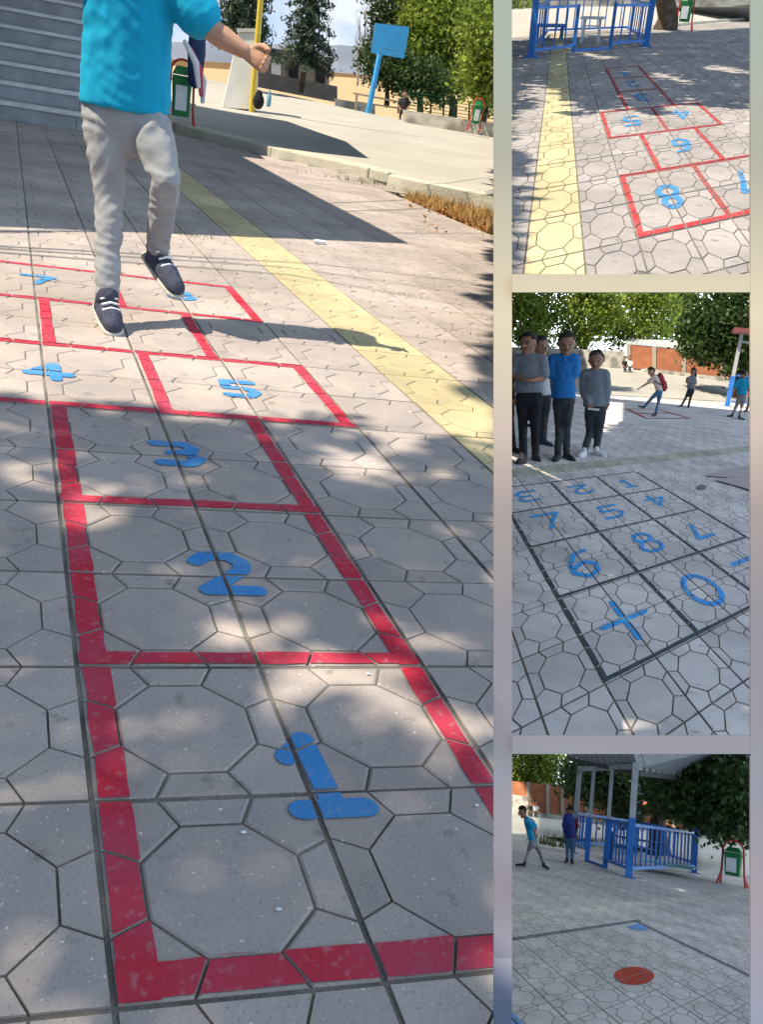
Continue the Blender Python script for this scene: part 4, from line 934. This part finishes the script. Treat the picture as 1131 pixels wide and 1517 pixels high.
for gx in np.arange(-4,4,.16):
    for gy in np.arange(7,26,.2):
        gq = np.array([gx+rng.uniform(-.06,.06),gy+rng.uniform(-.08,.08),0]); c = S.px(gq)
        if c is None or not 720 < c[0] < 1150 or c[1] < 62-.055*(c[0]-742) or c[1] > 156+10*math.sin(c[0]*.06)+6*math.sin(c[0]*.17): continue
        if hole(gq) > .85 and gq[1] < 15: continue
        tgt.append(gq)
cs = np.array([g_+sl_*((3.2+rng.uniform(-.3,.3))/sl_[2]) for g_ in tgt])
t = thing(S, 'leafy_tree', tb, 'shade tree with dark bent trunk between the blue railing and the litter bin', 'tree')
mb = MB(); mb.tube([tb-[0,0,.05],tb+[0.02,0,.25],tb+[-.12,0,.6],tb+[-.35,-.3,1.1],tb+[-.6,-1.2,2.2],tb+[-.8,-2,3.0]],[.28,.22,.2,.18,.14,.1],seg=12)
for k in range(7):
    e = cs[int(rng.integers(len(cs)))]; mb.tube([tb+[-.7,-1.6,2.6],(tb+[-.7,-1.6,2.6]+e)/2,e],[.07,.05,.02],seg=6)
mb.build('trunk', BARK, None, t, smooth=True)
V, Fc = leaves(cs-tb, .2, (.07,.09,.1), 20); link('crown', fast_mesh(V,Fc), LEAFD, None, t)

# ================================================================== MIDDLE RIGHT PLACE
S = KEY
strip(S,'court_ground',[(742,579),(900,588),(990,592),(1077,598),(1124,596)],[(742,531,52),(900,543,52),(990,552,50),(1077,566,48),(1124,572,48)],CONC)
MB_ = MB(); ps = [S.g(x,y) for x,y in ((742,577),(900,586),(1077,596),(1124,594))]
for i in range(3): MB_.prism([ps[i],ps[i+1]-[.004,0,0],ps[i+1]+[-.004,.25,0],ps[i]+[0,.25,0]],-.02,.05+.002*i)
MB_.build('kerb', KERB, S)['kind'] = 'structure'
# wall of brick panels between concrete columns, low kerb wall in front, metal roofed shed behind
bw = thing(S, 'brick_wall', S.p(1000,550,50.5), 'orange brick panel wall with concrete columns behind the far children', 'wall')
def yb(x): return 541+(x-932)*.112
def yt(x): return 511+(x-932)*.10
cols = [932,970,1014,1072,1124]
for i in range(4):
    wall_px(S,50.6,((cols[i]+2,yb(cols[i])+4),(cols[i+1]-2,yb(cols[i+1])+4),(cols[i+1]-2,yt(cols[i+1])),(cols[i]+2,yt(cols[i]))),.2,BRICK,'brick_panel',bw)
for x in cols: wall_px(S,50.5,((x-3,yb(x)+4),(x+3,yb(x)+5),(x+3,yt(x)-1),(x-3,yt(x)-1)),.35,mat('grey_column',(.40,.36,.30),(.32,.28,.23),scale=3,rough=.9),'column',bw)
lw = wall_px(S,(49.2,48.2,48.2,49.2),((955,553),(1124,572),(1124,565),(955,545)),.4,STONE,'low_wall'); tag(lw,'low grey stone wall running along the foot of the brick wall','wall')
sw_ = wall_px(S,51,((742,531),(926,548),(926,520),(742,513)),.5,STONE,'rubble_wall'); tag(sw_,'pale rubble wall ending at the brick wall behind the waiting boys','wall')
sh = thing(S, 'roofed_shed', S.p(1000,520,54), 'shed with pale corrugated metal roof behind the brick wall', 'shed')
wall_px(S,54,((930,545),(1040,550),(1040,515),(930,505)),4,MATS['grey_column'],'wall',sh)
rp_ = [S.p(928,508,53),S.p(1034,518,53),S.p(1016,503,59),S.p(935,499,59)]; mb = MB(); mb.add(rp_+[p-[0,0,.06] for p in rp_],[(0,1,2,3),(7,6,5,4),(0,4,5,1),(1,5,6,2),(2,6,7,3),(3,7,4,0)]); rf = mb.build('roof', METALR, None, sh)
for k in range(15):
    f = k/14; MB().beam(rp_[0]*(1-f)+rp_[1]*f+[0,0,.03],rp_[3]*(1-f)+rp_[2]*f+[0,0,.03],.07,.05).build('roof_rib', METALR, None, rf)
def px_lobes(S, L, D): return [(S.p(x,y,D+dz), (rx*D/F, ry_*1.0, rz*D/F)) for x,y,rx,rz,ry_,dz in L]
tree(S, S.p(780,545,52), S.p(782,500,52), .25, px_lobes(S,((775,470,36,40,1.6,0),(808,455,34,34,1.5,.5),(790,500,28,18,1.2,0),(760,440,30,25,1.4,0)),52), .2, 330, 34, .3, LEAF, 'bright green tree filling the sky behind the waiting boys', group='trees behind the yard wall')
tree(S, S.p(868,548,54), S.p(868,505,54), .25, px_lobes(S,((866,470,38,36,1.6,0),(892,455,34,34,1.5,.5),(850,500,26,18,1.2,0),(870,433,36,25,1.4,0)),54), .2, 330, 34, .3, LEAF, 'bright green tree left of the metal roofed shed', group='trees behind the yard wall')
tree(S, S.p(945,550,58), S.p(945,505,58), .25, px_lobes(S,((938,468,40,34,1.7,0),(972,455,34,34,1.5,.5),(915,492,26,22,1.2,0),(960,490,26,14,1.2,0),(950,432,40,22,1.4,0)),58), .2, 340, 34, .3, LEAF, 'bright green tree spreading over the metal roof', group='trees behind the yard wall')
tree(S, S.p(1012,545,75), S.p(1012,490,75), .3, px_lobes(S,((1010,455,20,60,1.2,0),(1022,440,16,60,1.2,1),(998,460,14,45,1.2,0)),75), .24, 220, 34, .35, LEAF, 'tall feathery poplar between bright and dark trees', name='poplar_tree')
tree(S, S.p(1095,590,42), S.p(1085,530,42), .28, px_lobes(S,((1065,470,45,40,1.5,0),(1100,455,34,50,1.5,0),(1050,505,36,26,1.3,0),(1085,520,34,28,1.2,0),(1108,540,22,26,1.0,0),(1030,500,20,20,1.0,0)),42), .2, 430, 30, .26, LEAFD, 'dark dense tree overhanging the pavilion corner')
# pavilion corner
pc = thing(S, 'pavilion', S.g(1077,601), 'corner of the pavilion with grey and blue post, blue railing and dark red roof', 'pavilion')
b0 = S.g(1078,602); hh = hz(S,b0,1100,494); leanx = S.p(1100,494,b0[1])[0]-b0[0]; mid_ = b0+[leanx*.42,0,hh*.42]
MB().beam(b0,mid_,.17).build('post', BLUEM, None, pc); MB().beam(mid_,b0+[leanx,0,hh],.13).build('post', GREYM, None, pc)
MB().prism([b0+[-.16,-.16,0],b0+[.16,-.16,0],b0+[.16,.16,0],b0+[-.16,.16,0]],.001,.02).build('base_plate', BLUEM, None, pc)
r1 = S.p(1088,491,b0[1]-.5); MB().prism([r1,r1+[2.4,0,0],r1+[2.6,5,.1],r1+[.3,5,.1]],0,.16).build('roof', RUSTR, None, pc)
MB().beam(S.p(1098,506,b0[1]),S.p(1098,506,b0[1])+[1.5,0,-.05],.08).build('header', GREYM, None, pc)
railing(S,pc,b0+[.15,0,0],b0+[1.6,.8,0],hz(S,b0,1090,556),.2,5,BLUEM,.06,.04)
# children
def stand(sx, D, head, neck, sh, el, ha, hip, hp, kn, an, to=((0,-.13,-.03),(0,-.13,-.03))):
    return dict(head=head, neck=neck, shL=sh[0], shR=sh[1], elL=el[0], elR=el[1], haL=ha[0], haR=ha[1], hip=hip, hpL=hp[0], hpR=hp[1], knL=kn[0], knR=kn[1], anL=an[0], anR=an[1], toL=('d',*to[0]), toR=('d',*to[1]))
gY = lambda x, y: S.g(x,y)[1]
GRP = None
J = stand(S,0,(783,510),(784,526),((766,534),(803,535)),((762,556),(806,560)),((779,563,-.2),(786,564,-.2)),(784,580),((775,588),(794,588)),((775,630),(793,630)),(('g',776,678,.07),('g',794,673,.07)),((-.03,-.13,-.03),(.05,-.12,-.03)))
person(S, J, gY(784,676), 'child in grey polo and black trousers with hands clasped', (SKIN, GREYS, DARK), H=1.62, voxel=.017, hem=-.01, facing=(-.35,-.9,-.05), shoe=BLACKR, sole=BLACKR, bulk=1.12)
J = stand(S,0,(802,514),(803,530),((793,538),(816,538)),((791,560),(817,560)),((793,580),(815,580)),(804,586),((798,592),(810,592)),((799,622),(808,622)),(('g',799,650,.07),('g',806,652,.07)),((.06,-.1,-.03),(.1,-.08,-.03)))
person(S, J, gY(803,651), 'close-cropped boy in white shirt half hidden behind the clasped-hands child', (SKIN, PAPER, CHAR), H=1.72, voxel=.02, facing=(.7,-.7,-.1), bulk=.95)
J = stand(S,0,(840,510),(837,527),((820,533),(852,532)),((819,562),(851,560)),((822,596),(848,592)),(835,590),((829,597),(842,597)),((829,634),(840,634)),(('g',827,674,.07),('g',840,672,.07)),((-.01,-.14,-.03),(.08,-.12,-.03)))
person(S, J, gY(833,674), 'tall boy in bright blue polo looking down with arms hanging', (SKIN, BLUES, CHAR), H=1.68, voxel=.017, hem=0, facing=(.15,-.9,-.35), shoe=BLACKR, sole=SOLE)
J = stand(S,0,(884,534),(882,549),((867,555),(897,555)),((866,582),(900,580)),((874,601,-.25),(899,598)),(882,602),((875,609),(890,609)),((875,640),(888,640)),(('g',866,669,.07),('g',884,667,.07)),((-.03,-.13,-.03),(.1,-.1,-.03)))
_, q4 = person(S, J, gY(875,670), 'boy in grey long-sleeved polo holding a white card', (SKIN, GREYS, CHAR), H=1.52, voxel=.017, hem=-.005, sleeve='long', facing=(.0,-.85,-.5), shoe=PAPER, sole=PAPER, bulk=1.1)
mb = MB(); c0 = q4['haL']+[.06,-.05,-.05]; mb.prism([c0+[-.07,-.03,0],c0+[.09,-.03,0],c0+[.09,.05,0],c0+[-.07,.05,0]],-.004,.02); tag(mb.build('white_card', PAPER, S),'small white card in the hand of the boy in grey long sleeves','card')
J = stand(S,0,(745,520),(746,534),((738,540),(757,540)),((735,562),(760,566)),((736,588),(762,592)),(748,592),((743,598),(754,598)),((744,628),(757,628)),(('g',745,662,.07),('g',761,662,.07)),((0,-.13,-.03),(.1,-.12,-.03)))
person(S, J, gY(754,664), 'child in dark clothes cut off by the edge beside the clasped-hands child', (SKIN, DARK, DARK), H=1.55, voxel=.02, facing=(.6,-.7,0), shoe=BLACKR)
J = dict(head=(966,551), neck=(971,556), shL=(970,559,-.2), shR=(977,560,.2), elL=(960,568,-.2), haL=(948,575,-.25), elR=(982,568,.2), haR=(984,576,.15), hip=(978,579), hpL=(976,581,-.12), hpR=(979,581,.12), knL=(966,590,-.15), anL=(955,603,-.1), toL=('d',-.12,-.05,.02), knR=(976,597,.1), anR=('g',972,613,.08), toR=('d',-.06,-.12,-.03))
_, q5 = person(S, J, gY(972,614), 'child in pale shirt and blue jeans hopping with a red backpack', (SKINL, mat('pale_pink_shirt',(.62,.48,.42)), JEAN), H=1.34, voxel=.02, facing=(-.9,-.4,-.1), hem=-.01)
backpack(S, q5, 0, 1.34, mat('red_nylon',(.42,.05,.06),(.3,.03,.05),scale=9), mat('navy_pocket',(.03,.05,.12)), 'red backpack on the back of the hopping child', (-.9,-.4,0))
J = dict(head=(1028,551), neck=(1027,557), shL=(1020,561), shR=(1030,561), elL=(1019,567,-.15), haL=(1021,561,-.3), elR=(1031,569), haR=(1027,571,-.2), hip=(1024,576), hpL=(1022,578), hpR=(1027,578), knL=(1017,589), anL=('g',1011,600,.07), toL=('d',-.08,-.1,-.03), knR=(1024,589), anR=('g',1021,601,.07), toR=('d',.0,-.13,-.03))
person(S, J, gY(1016,602), 'girl with long black hair in grey top and dark trousers watching', (SKIN, GREYS, CHAR), H=1.36, voxel=.022, facing=(-.8,-.5,0), hair='long')
J = dict(head=(1103,555), neck=(1102,561), shL=(1094,565), shR=(1109,565), elL=(1090,574), haL=(1087,583), elR=(1111,573), haR=(1112,582), hip=(1100,585), hpL=(1097,588), hpR=(1103,588), knL=(1092,601), anL=('g',1086,615,.07), toL=('d',-.12,.0,-.03), knR=(1100,602), anR=('g',1096,618,.07), toR=('d',.12,-.02,-.03))
person(S, J, gY(1091,617), 'boy in turquoise shirt and grey trousers walking beside the pavilion post', (SKIN, mat('turquoise_shirt',(.01,.30,.50),(.01,.25,.42),scale=12,rough=.85), mat('grey_trousers',(.24,.22,.22),(.19,.17,.18),scale=12,rough=.9)), H=1.42, voxel=.022, facing=(.5,.8,0))
J = dict(head=(1116,560), neck=(1116,566), shL=(1110,570), shR=(1123,570), elL=(1108,578), haL=(1108,586), elR=(1125,578), haR=(1125,586), hip=(1116,587), hpL=(1112,590), hpR=(1119,590), knL=(1110,598), anL=('g',1107,608,.07), toL=('d',-.1,-.05,-.03), knR=(1119,598), anR=('g',1119,608,.07), toR=('d',.0,-.1,-.03))
person(S, J, gY(1112,608), 'child in navy jacket behind the boy in turquoise by the post', (SKIN, mat('navy_jacket',(.03,.05,.12)), DARK), H=1.42, voxel=.025, facing=(.3,.9,0))
for k, (x, mm, lab) in enumerate(((927,DARK,'child in dark top sitting on the low wall at the end of the brick panels'),(934,PAPER,'child in pale top sitting on the low wall at the end of the brick panels'))):
    y = 536; J = dict(head=(x,y-6), neck=(x,y-1.5), shL=(x-3,y+.5), shR=(x+3,y+.5), elL=(x-4,y+4), haL=(x-2,y+7,-.2), elR=(x+4,y+4), haR=(x+2,y+7,-.2), hip=(x,y+8), hpL=(x-1.5,y+8.5), hpR=(x+1.5,y+8.5), knL=(x-1.5,y+8,-.35), anL=(x-1.5,y+14,-.35), toL=('d',0,-.1,-.02), knR=(x+1.5,y+8,-.35), anR=(x+1.5,y+14,-.35), toR=('d',0,-.1,-.02))
    person(S, J, 48.4, lab, (SKIN, mm, CHAR), H=1.25, voxel=.035, base=S.p(x,y+15,48))
# faint hopscotch seen edge on under the hopping child, torn pinkish panel, manhole cover
fh2 = thing(S, 'hopscotch_court', S.g(968,615,.001), 'faint red hopscotch outline under the distant hopping child', 'hopscotch')
for a, b_ in (((930,606),(958,620)),((958,620),(1022,620)),((930,606),(975,606)),((975,606),(1022,620)),((945,613),(992,612))):
    A, B = S.g(*a), S.g(*b_); d = (B-A)/np.linalg.norm(B-A); n2 = np.array([-d[1],d[0],0])*.05; MB().prism([A-n2,B-n2,B+n2,A+n2],.004,.006+.0004*abs(a[0]-930)/30).build('painted_line', REDW, None, fh2)
pp = thing(S, 'pinkish_panel', S.g(1090,706), 'flat pinkish sheet with a dark split edge lying on the grey slabs', 'sheet')
MB().prism([S.g(x,y) for x,y in ((1045,706),(1075,696),(1124,690),(1124,703),(1080,709))],.012,.02).build('upper_sheet', mat('pinkish_sheet',(.50,.40,.39),(.42,.34,.34),scale=4,rough=.8), None, pp)
MB().prism([S.g(x,y) for x,y in ((1060,713),(1124,704),(1124,733),(1100,724))],.012,.022).build('lower_sheet', MATS['pinkish_sheet'], None, pp)
c0 = S.g(1040,722); cv_ = MB(); cv_.prism([S.g(1040+7.5*math.cos(a),723+3.6*math.sin(a)) for a in np.linspace(0,6.28,15)[:-1]],.004,.012); tag(cv_.build('drain_cover', mat('mossy_iron',(.16,.19,.17)), S),'small oval greenish drain cover right of the number grid','drain cover')
# canopy added above the near slabs to shade the number grid, out of view
def blocked(S, g_):
    c = S.R.T@(np.array(g_)-[0,0,S.h]); sc_ = RL.T@SUN
    for P, box in ((HOP,(0,746,150,1600)),(FAR,(746,1126,30,419))):
        n = P.R[2]; k = -(P.h+n@c)/(n@sc_)
        if k > 0:
            q = c+sc_*k
            if q[2] < 0 and box[0] < CX-q[0]/q[2]*F < box[1] and box[2] < CY+q[1]/q[2]*F < box[3]: return True
    return False
tg = []
for gx in np.arange(-3,8,.16):
    for gy in np.arange(1.8,17,.2):
        gq = np.array([gx,gy,0]); c = S.px(gq)
        if c is None or not 740 < c[0] < 1135 or c[1] > 1130 or c[1] < 640+.17*(c[0]-880) or blocked(S,gq): continue
        tg.append(gq)
shade_tree(S, tg, 7.2, (-2.5,-9.0), .26, 'dense tree shading the number grid slabs', per=16, spread=.06, r0=.05, zvar=.4, m=LEAFD)

# ================================================================== LOWER RIGHT PLACE
S = DISC
strip(S,'court_ground',[(742,1257),(860,1261),(960,1267),(1040,1294),(1124,1300)],[(742,1204,50),(860,1218,50),(960,1230,50),(1040,1240,50),(1124,1252,50)],CONC)
gr = strip(S,'verge',[(742,1252.5),(860,1256.5),(880,1256)],[(742,1236,34),(860,1243,34),(880,1244,34)],mat('grassy_dirt',(.17,.17,.13),(.12,.12,.09),scale=3,rough=.95))
gr.location.z += .02
bw = thing(S, 'brick_wall', S.p(950,1210,52), 'orange brick panel wall seen through the pavilion', 'wall')
def yb(x): return 1207+(x-790)*.125
def yt(x): return 1160+(x-790)*.10
cols = [742,783,812,834,870,905,945,1000,1060,1124]
for i in range(9): wall_px(S,52.1,((cols[i]+2,yb(cols[i])+3),(cols[i+1]-2,yb(cols[i+1])+3),(cols[i+1]-2,yt(cols[i+1])),(cols[i]+2,yt(cols[i]))),.2,BRICK,'brick_panel',bw)
for x in cols: wall_px(S,52,((x-2.5,yb(x)+3),(x+2.5,yb(x)+3),(x+2.5,yt(x)-1),(x-2.5,yt(x)-1)),.35,MATS['grey_column'],'column',bw)
lw = wall_px(S,50.5,((790,1212),(1124,1254),(1124,1243),(790,1203)),.4,STONE,'low_wall'); tag(lw,'low stone kerb wall along the brick panels behind the pavilion','wall')
sw_ = wall_px(S,50.8,((742,1206),(783,1209),(783,1180),(742,1175)),.5,STONE,'rubble_wall'); tag(sw_,'pale rubble wall above the head of the walking boy','wall')
# pavilion
pv = thing(S, 'pavilion', S.g(931,1300), 'open pavilion with grey posts, blue railings and corrugated roof', 'pavilion')
A, B, C_, D_, E_ = S.g(849,1263), S.g(870,1276), S.g(897,1286), S.g(932,1300), S.g(1029,1293)
Fb = A+(E_-D_)
zH = hz(S,D_,945,1137)
def post2(p, ztop, zmid, w_):
    MB().beam(p,p+[0,0,zmid],w_).build('post', BLUEM, None, pv); MB().beam(p+[0,0,zmid],p+[0,0,ztop],w_*.92).build('post', GREYM, None, pv); MB().prism([p+[-w_,-w_,0],p+[w_,-w_,0],p+[w_,w_,0],p+[-w_,w_,0]],.001,.02).build('base_plate', BLUEM, None, pv)
zr = zH+.12
post2(D_,zr,hz(S,D_,940,1212),.17); post2(A,zr,hz(S,A,849,1212),.16); post2(E_,zr,hz(S,E_,1033,1225),.17); post2(Fb,zr,1.0,.16)
for p, x, y in ((B,873,1210),(C_,903,1216)):
    MB().beam(p,p+[0,0,hz(S,p,x,y)],.13).build('post', BLUEM, None, pv); MB().beam(p+[0,0,hz(S,p,x,y)],p+[0,0,zH*.985],.10).build('post', GREYM, None, pv)
MB().beam(A+[0,0,zH+.02],D_+[0,0,zH+.02],.13).build('header', GREYM, None, pv)
MB().beam(B+[0,0,.03],C_+[0,0,.03],.08).build('threshold', BLUEM, None, pv)
rz, rb = hz(S,D_,939,1222), hz(S,D_,930,1286)
railing(S,pv,A,B,rz,rb+.1,4,BLUEM,.07,.05); railing(S,pv,C_,D_,rz,rb,6,BLUEM,.07,.05); railing(S,pv,D_,E_,rz,rb,14,BLUEM,.07,.05); railing(S,pv,E_,Fb,rz,rb+.1,9,BLUEM,.07,.05); railing(S,pv,A,Fb,rz,rb+.1,9,BLUEM,.07,.05)
cen = (A+D_+E_+Fb)/4
def panel(a, b_, oa, ob, n):
    mb = MB(); mb.add([a,b_,ob,oa]+[p+[0,0,.05] for p in (a,b_,ob,oa)],[(3,2,1,0),(4,5,6,7),(0,1,5,4),(1,2,6,5),(2,3,7,6),(3,0,4,7)]); rf = mb.build('roof', GREYM, None, pv)
    MB().beam(a-[0,0,.08],b_-[0,0,.08],.1,.12).build('eave_beam', mat('dark_steel',(.10,.09,.09)), None, rf)
    for k in range(1,n):
        f = k/n; MB().beam(a*(1-f)+b_*f-[0,0,.03],oa*(1-f)+ob*f-[0,0,.03],.1,.05).build('roof_rib', GREYM, None, rf)
A2, D2, E2 = S.p(846,1121,A[1]), S.p(947,1141,D_[1]+.3), S.p(1062,1155,E_[1])
panel(A2,D2,A2+[-.9,-3.2,1.5],D2+[-.6,-3.2,1.5],12); panel(D2,E2,D2+[-.6,-3.2,1.5]+[.01,0,0],E2+[1.6,-3.0,1.4],16)
tbm = thing(S, 'picnic_table', cen, 'dark picnic table with benches inside the pavilion', 'table')
for y, z, w_ in ((0,.75,.35),(-.9,.45,.16),(.9,.45,.16)): MB().prism([cen+[-.9,y-w_,0],cen+[.9,y-w_,0],cen+[.9,y+w_,0],cen+[-.9,y+w_,0]],z-.05,z).build('table_top' if y == 0 else 'bench_seat', CHAR, None, tbm)
for x in (-.7,.7):
    for y in (-.25,.25): MB().beam(cen+[x,y,0],cen+[x,y,.7],.06).build('leg', CHAR, None, tbm)
    for y in (-.9,.9): MB().beam(cen+[x,y,0],cen+[x,y,.4],.06).build('leg', CHAR, None, tbm)
tsheet = MB(); c1 = S.g(1000,1284,.25); tsheet.prism([c1+[-1.0,-.3,0],c1+[.5,-.2,0],c1+[.7,1.8,0],c1+[-.8,1.6,0]],.0,.03); tag(tsheet.build('bench_board', mat('teal_board',(.04,.28,.30),(.03,.22,.24),scale=6,rough=.5), S),'teal painted bench board behind the front railing','bench')
bin_thing(S, S.g(1086,1312), .62, 1.2, 'green litter bin with white notice in an arched red frame by the pavilion', yaw=-.3)
# trees
tb = S.p(978,1262,40)
tree(S, tb, S.p(990,1180,40), .42, px_lobes(S,((1035,1160,56,34,2.6,-9),(1085,1145,48,40,2.4,-10),(1080,1186,46,34,2.2,-9),(1050,1185,26,24,1.6,-8),(1010,1195,18,20,1.6,0),(1100,1212,26,20,1.6,-1),(960,1160,34,18,1.8,2),(900,1160,50,26,2.0,2),(925,1200,24,20,1.4,1),(868,1150,30,34,1.8,1)),38), .19, 950, 30, .26, LEAFD, 'big dark tree with thick leaning trunk behind the pavilion', limbs=9, lean=(-.25,0,0))
tree(S, S.p(752,1215,54), S.p(755,1170,54), .25, px_lobes(S,((775,1135,40,34,1.6,0),(812,1130,34,26,1.5,0),(765,1165,22,18,1.2,0),(805,1160,26,16,1.2,0)),54), .2, 280, 32, .3, LEAF, 'yellow-green tree above the rubble wall')
# children
gY = lambda x, y: S.g(x,y)[1]
J = dict(head=(775,1203), neck=(781,1212), shL=(781,1216,-.25), shR=(788,1216,.25), elL=(792,1228,-.25), haL=(795,1244,-.3), elR=(795,1228,.25), haR=(791,1248,.2), hip=(790,1246), hpL=(788,1249,-.12), hpR=(793,1249,.12), knL=(783,1263,-.1), anL=('g',778,1280,.09), toL=('d',-.14,-.02,-.03), knR=(800,1262,.1), anR=('g',806,1281,.09), toR=('d',.1,-.05,-.04))
person(S, J, gY(790,1283), 'boy in turquoise shirt and grey trousers walking with head bowed', (SKIN, MATS['turquoise_shirt'], MATS['grey_trousers']), H=1.38, voxel=.018, facing=(-.9,-.2,-.5), shoe=BLACKR, hem=-.01, bulk=.92)
J = dict(head=(846,1201), neck=(845,1211), shL=(838,1215), shR=(853,1215), elL=(836,1227), haL=(837,1239), elR=(856,1227), haR=(855,1239), hip=(845,1241), hpL=(841,1244), hpR=(849,1244), knL=(841,1259), anL=('g',841,1274,.09), toL=('d',-.03,-.12,-.03), knR=(849,1259), anR=('g',848,1275,.09), toR=('d',.03,-.12,-.03))
_, q7 = person(S, J, gY(845,1277), 'child in dark red shirt and blue jeans wearing a large blue backpack', (SKIN, mat('dark_red_cloth',(.20,.025,.05),(.15,.02,.04),scale=12,rough=.9), JEAN), H=1.42, voxel=.02, facing=(.1,1,0), shoe=BLACKR)
backpack(S, q7, 0, 1.75, mat('royal_blue_nylon',(.025,.05,.28),(.02,.035,.2),scale=9,rough=.6), mat('dark_blue_pocket',(.015,.03,.16)), 'large royal blue backpack on the child in the dark red shirt', (.1,1,0))
for k, (x, mm, lab) in enumerate(((787,DARK,'child in dark clothes sitting by the end of the rubble wall'),(794,PAPER,'child in pale clothes sitting by the end of the rubble wall'))):
    y = 1195; J = dict(head=(x,y-6), neck=(x,y-1.5), shL=(x-3,y+.5), shR=(x+3,y+.5), elL=(x-4,y+4), haL=(x-2,y+7,-.2), elR=(x+4,y+4), haR=(x+2,y+7,-.2), hip=(x,y+8), hpL=(x-1.5,y+8.5), hpR=(x+1.5,y+8.5), knL=(x-1.5,y+8,-.35), anL=(x-1.5,y+15,-.35), toL=('d',0,-.1,-.02), knR=(x+1.5,y+8,-.35), anR=(x+1.5,y+15,-.35), toR=('d',0,-.1,-.02))
    person(S, J, 49.6, lab, (SKIN, mm, CHAR), H=1.25, voxel=.035, base=S.p(x,y+16,49))
tuft(S, S.p(815,1252,30), 90, .45, (.35,.2), WEED, 'dark low weeds on the verge between the two children', None)

# ------------------------------------------------------------------ skies of the two lower places
def backdrop(S, R, a0, a1, e0, e1, st):
    mb = MB(); n = 24; vs = []
    for e in (e0,(e0+e1)/2,e1):
        for k in range(n+1):
            a = math.radians(a0+(a1-a0)*k/n); vs.append([R*math.sin(a), R*math.cos(a), S.h+R*math.tan(math.radians(e))])
    mb.add(vs, [(j*(n+1)+k,j*(n+1)+k+1,(j+1)*(n+1)+k+1,(j+1)*(n+1)+k) for j in range(2) for k in range(n)])
    o = mb.build('sky', emit('sky_'+S.key,(.80,.91,1.0),st), S); o['kind'] = 'structure'; return o
backdrop(KEY, 110, -14, 100, -4, 5.5, 5.0)
backdrop(DISC, 85, -14, 90, -4, 14, 1.7)

# glowing dome added out of view on the right to brighten those places' paving
mb = MB(); na, ne = 20, 8; vs = []
for e in np.linspace(-12,82,ne+1):
    for a in np.linspace(26,170,na+1):
        er, ar_ = math.radians(e), math.radians(a); vs.append([2+45*math.cos(er)*math.sin(ar_), 10+45*math.cos(er)*math.cos(ar_), 45*math.sin(er)])
mb.add(vs,[(j*(na+1)+k,j*(na+1)+k+1,(j+1)*(na+1)+k+1,(j+1)*(na+1)+k) for j in range(ne) for k in range(na)])
mb.build('sky', emit('sky_open',(.62,.79,1.0),.92), KEY)['kind'] = 'structure'

# ------------------------------------------------------------------ thin added strips for the collage borders between the four places
zb = .72
def bp_(x, y, z=zb): return HOP.R@np.array([(x-CX)/F*z, -(y-CY)/F*z, -z])+np.array([0,0,HL])
def border_mat():
    m = bpy.data.materials.new('soft_print'); m.use_nodes = True; n = m.node_tree; b = n.nodes['Principled BSDF']; b.inputs['Roughness'].default_value = .9; b.inputs['Specular IOR Level'].default_value = .1
    tc = n.nodes.new('ShaderNodeTexCoord'); sp = n.nodes.new('ShaderNodeSeparateXYZ'); nzt = n.nodes.new('ShaderNodeTexNoise'); nzt.inputs['Scale'].default_value = 2.2; ad = n.nodes.new('ShaderNodeMath'); ad.operation = 'MULTIPLY_ADD'; ad.inputs[1].default_value = .1
    r = n.nodes.new('ShaderNodeValToRGB'); n.links.new(tc.outputs['UV'], sp.inputs[0]); n.links.new(tc.outputs['Object'], nzt.inputs['Vector']); n.links.new(nzt.outputs['Fac'], ad.inputs[0]); n.links.new(sp.outputs['Y'], ad.inputs[2]); n.links.new(ad.outputs[0], r.inputs['Fac']); n.links.new(r.outputs['Color'], b.inputs['Base Color'])
    stops = [(0.05,(.19,.21,.28)),(.17,(.22,.20,.235)),(.28,(.18,.19,.235)),(.46,(.18,.175,.205)),(.55,(.24,.21,.21)),(.62,(.38,.32,.29)),(.74,(.46,.41,.31)),(.90,(.27,.27,.23)),(1.0,(.24,.28,.25))]
    e = r.color_ramp.elements
    while len(e) < len(stops): e.new(.5)
    for el, (p, c) in zip(e, stops): el.position = p; el.color = (*c,1)
    return m
def dep(x, y):                        # just in front of whatever ground lies behind the strips
    d = HOP.ray(x,y); return min(.95, .95*HOP.h/-d[2] if d[2] < -.05 else .95)
bm_ = MB(); uvs = []
back = lambda p: p+HOP.R@np.array([0,0,-.003])
def strip_(x0, x1, ys, dfun):
    for k in range(len(ys)-1):
        y0, y1 = ys[k], ys[k+1]; f_ = [bp_(x0,y0,dfun(y0)),bp_(x1,y0,dfun(y0)),bp_(x1,y1,dfun(y1)),bp_(x0,y1,dfun(y1))]
        bm_.add(f_+[back(p) for p in f_],[(3,2,1,0),(4,5,6,7),(1,2,6,5),(3,0,4,7)]); uvs.extend([(x/PW,1-y/PH) for x,y in ((x0,y0),(x1,y0),(x1,y1),(x0,y1))]*2)
strip_(732,759,list(range(-80,1650,60)),lambda y: dep(732,y))
for x0, y0, x1, y1 in ((1113,-80,1190,1600),(759.3,406,1112.7,433),(759.3,1090,1112.7,1117)):
    strip_(x0,x1,[y0,y1],lambda y: .94)
bo = bm_.build('partition_wall', border_mat(), HOP); bo['kind'] = 'structure'
ul = bo.data.uv_layers.new(name='UVMap')
for lp in bo.data.loops: ul.data[lp.index].uv = uvs[lp.vertex_index]
for o in bpy.data.objects:
    if 'org' in o: del o['org']
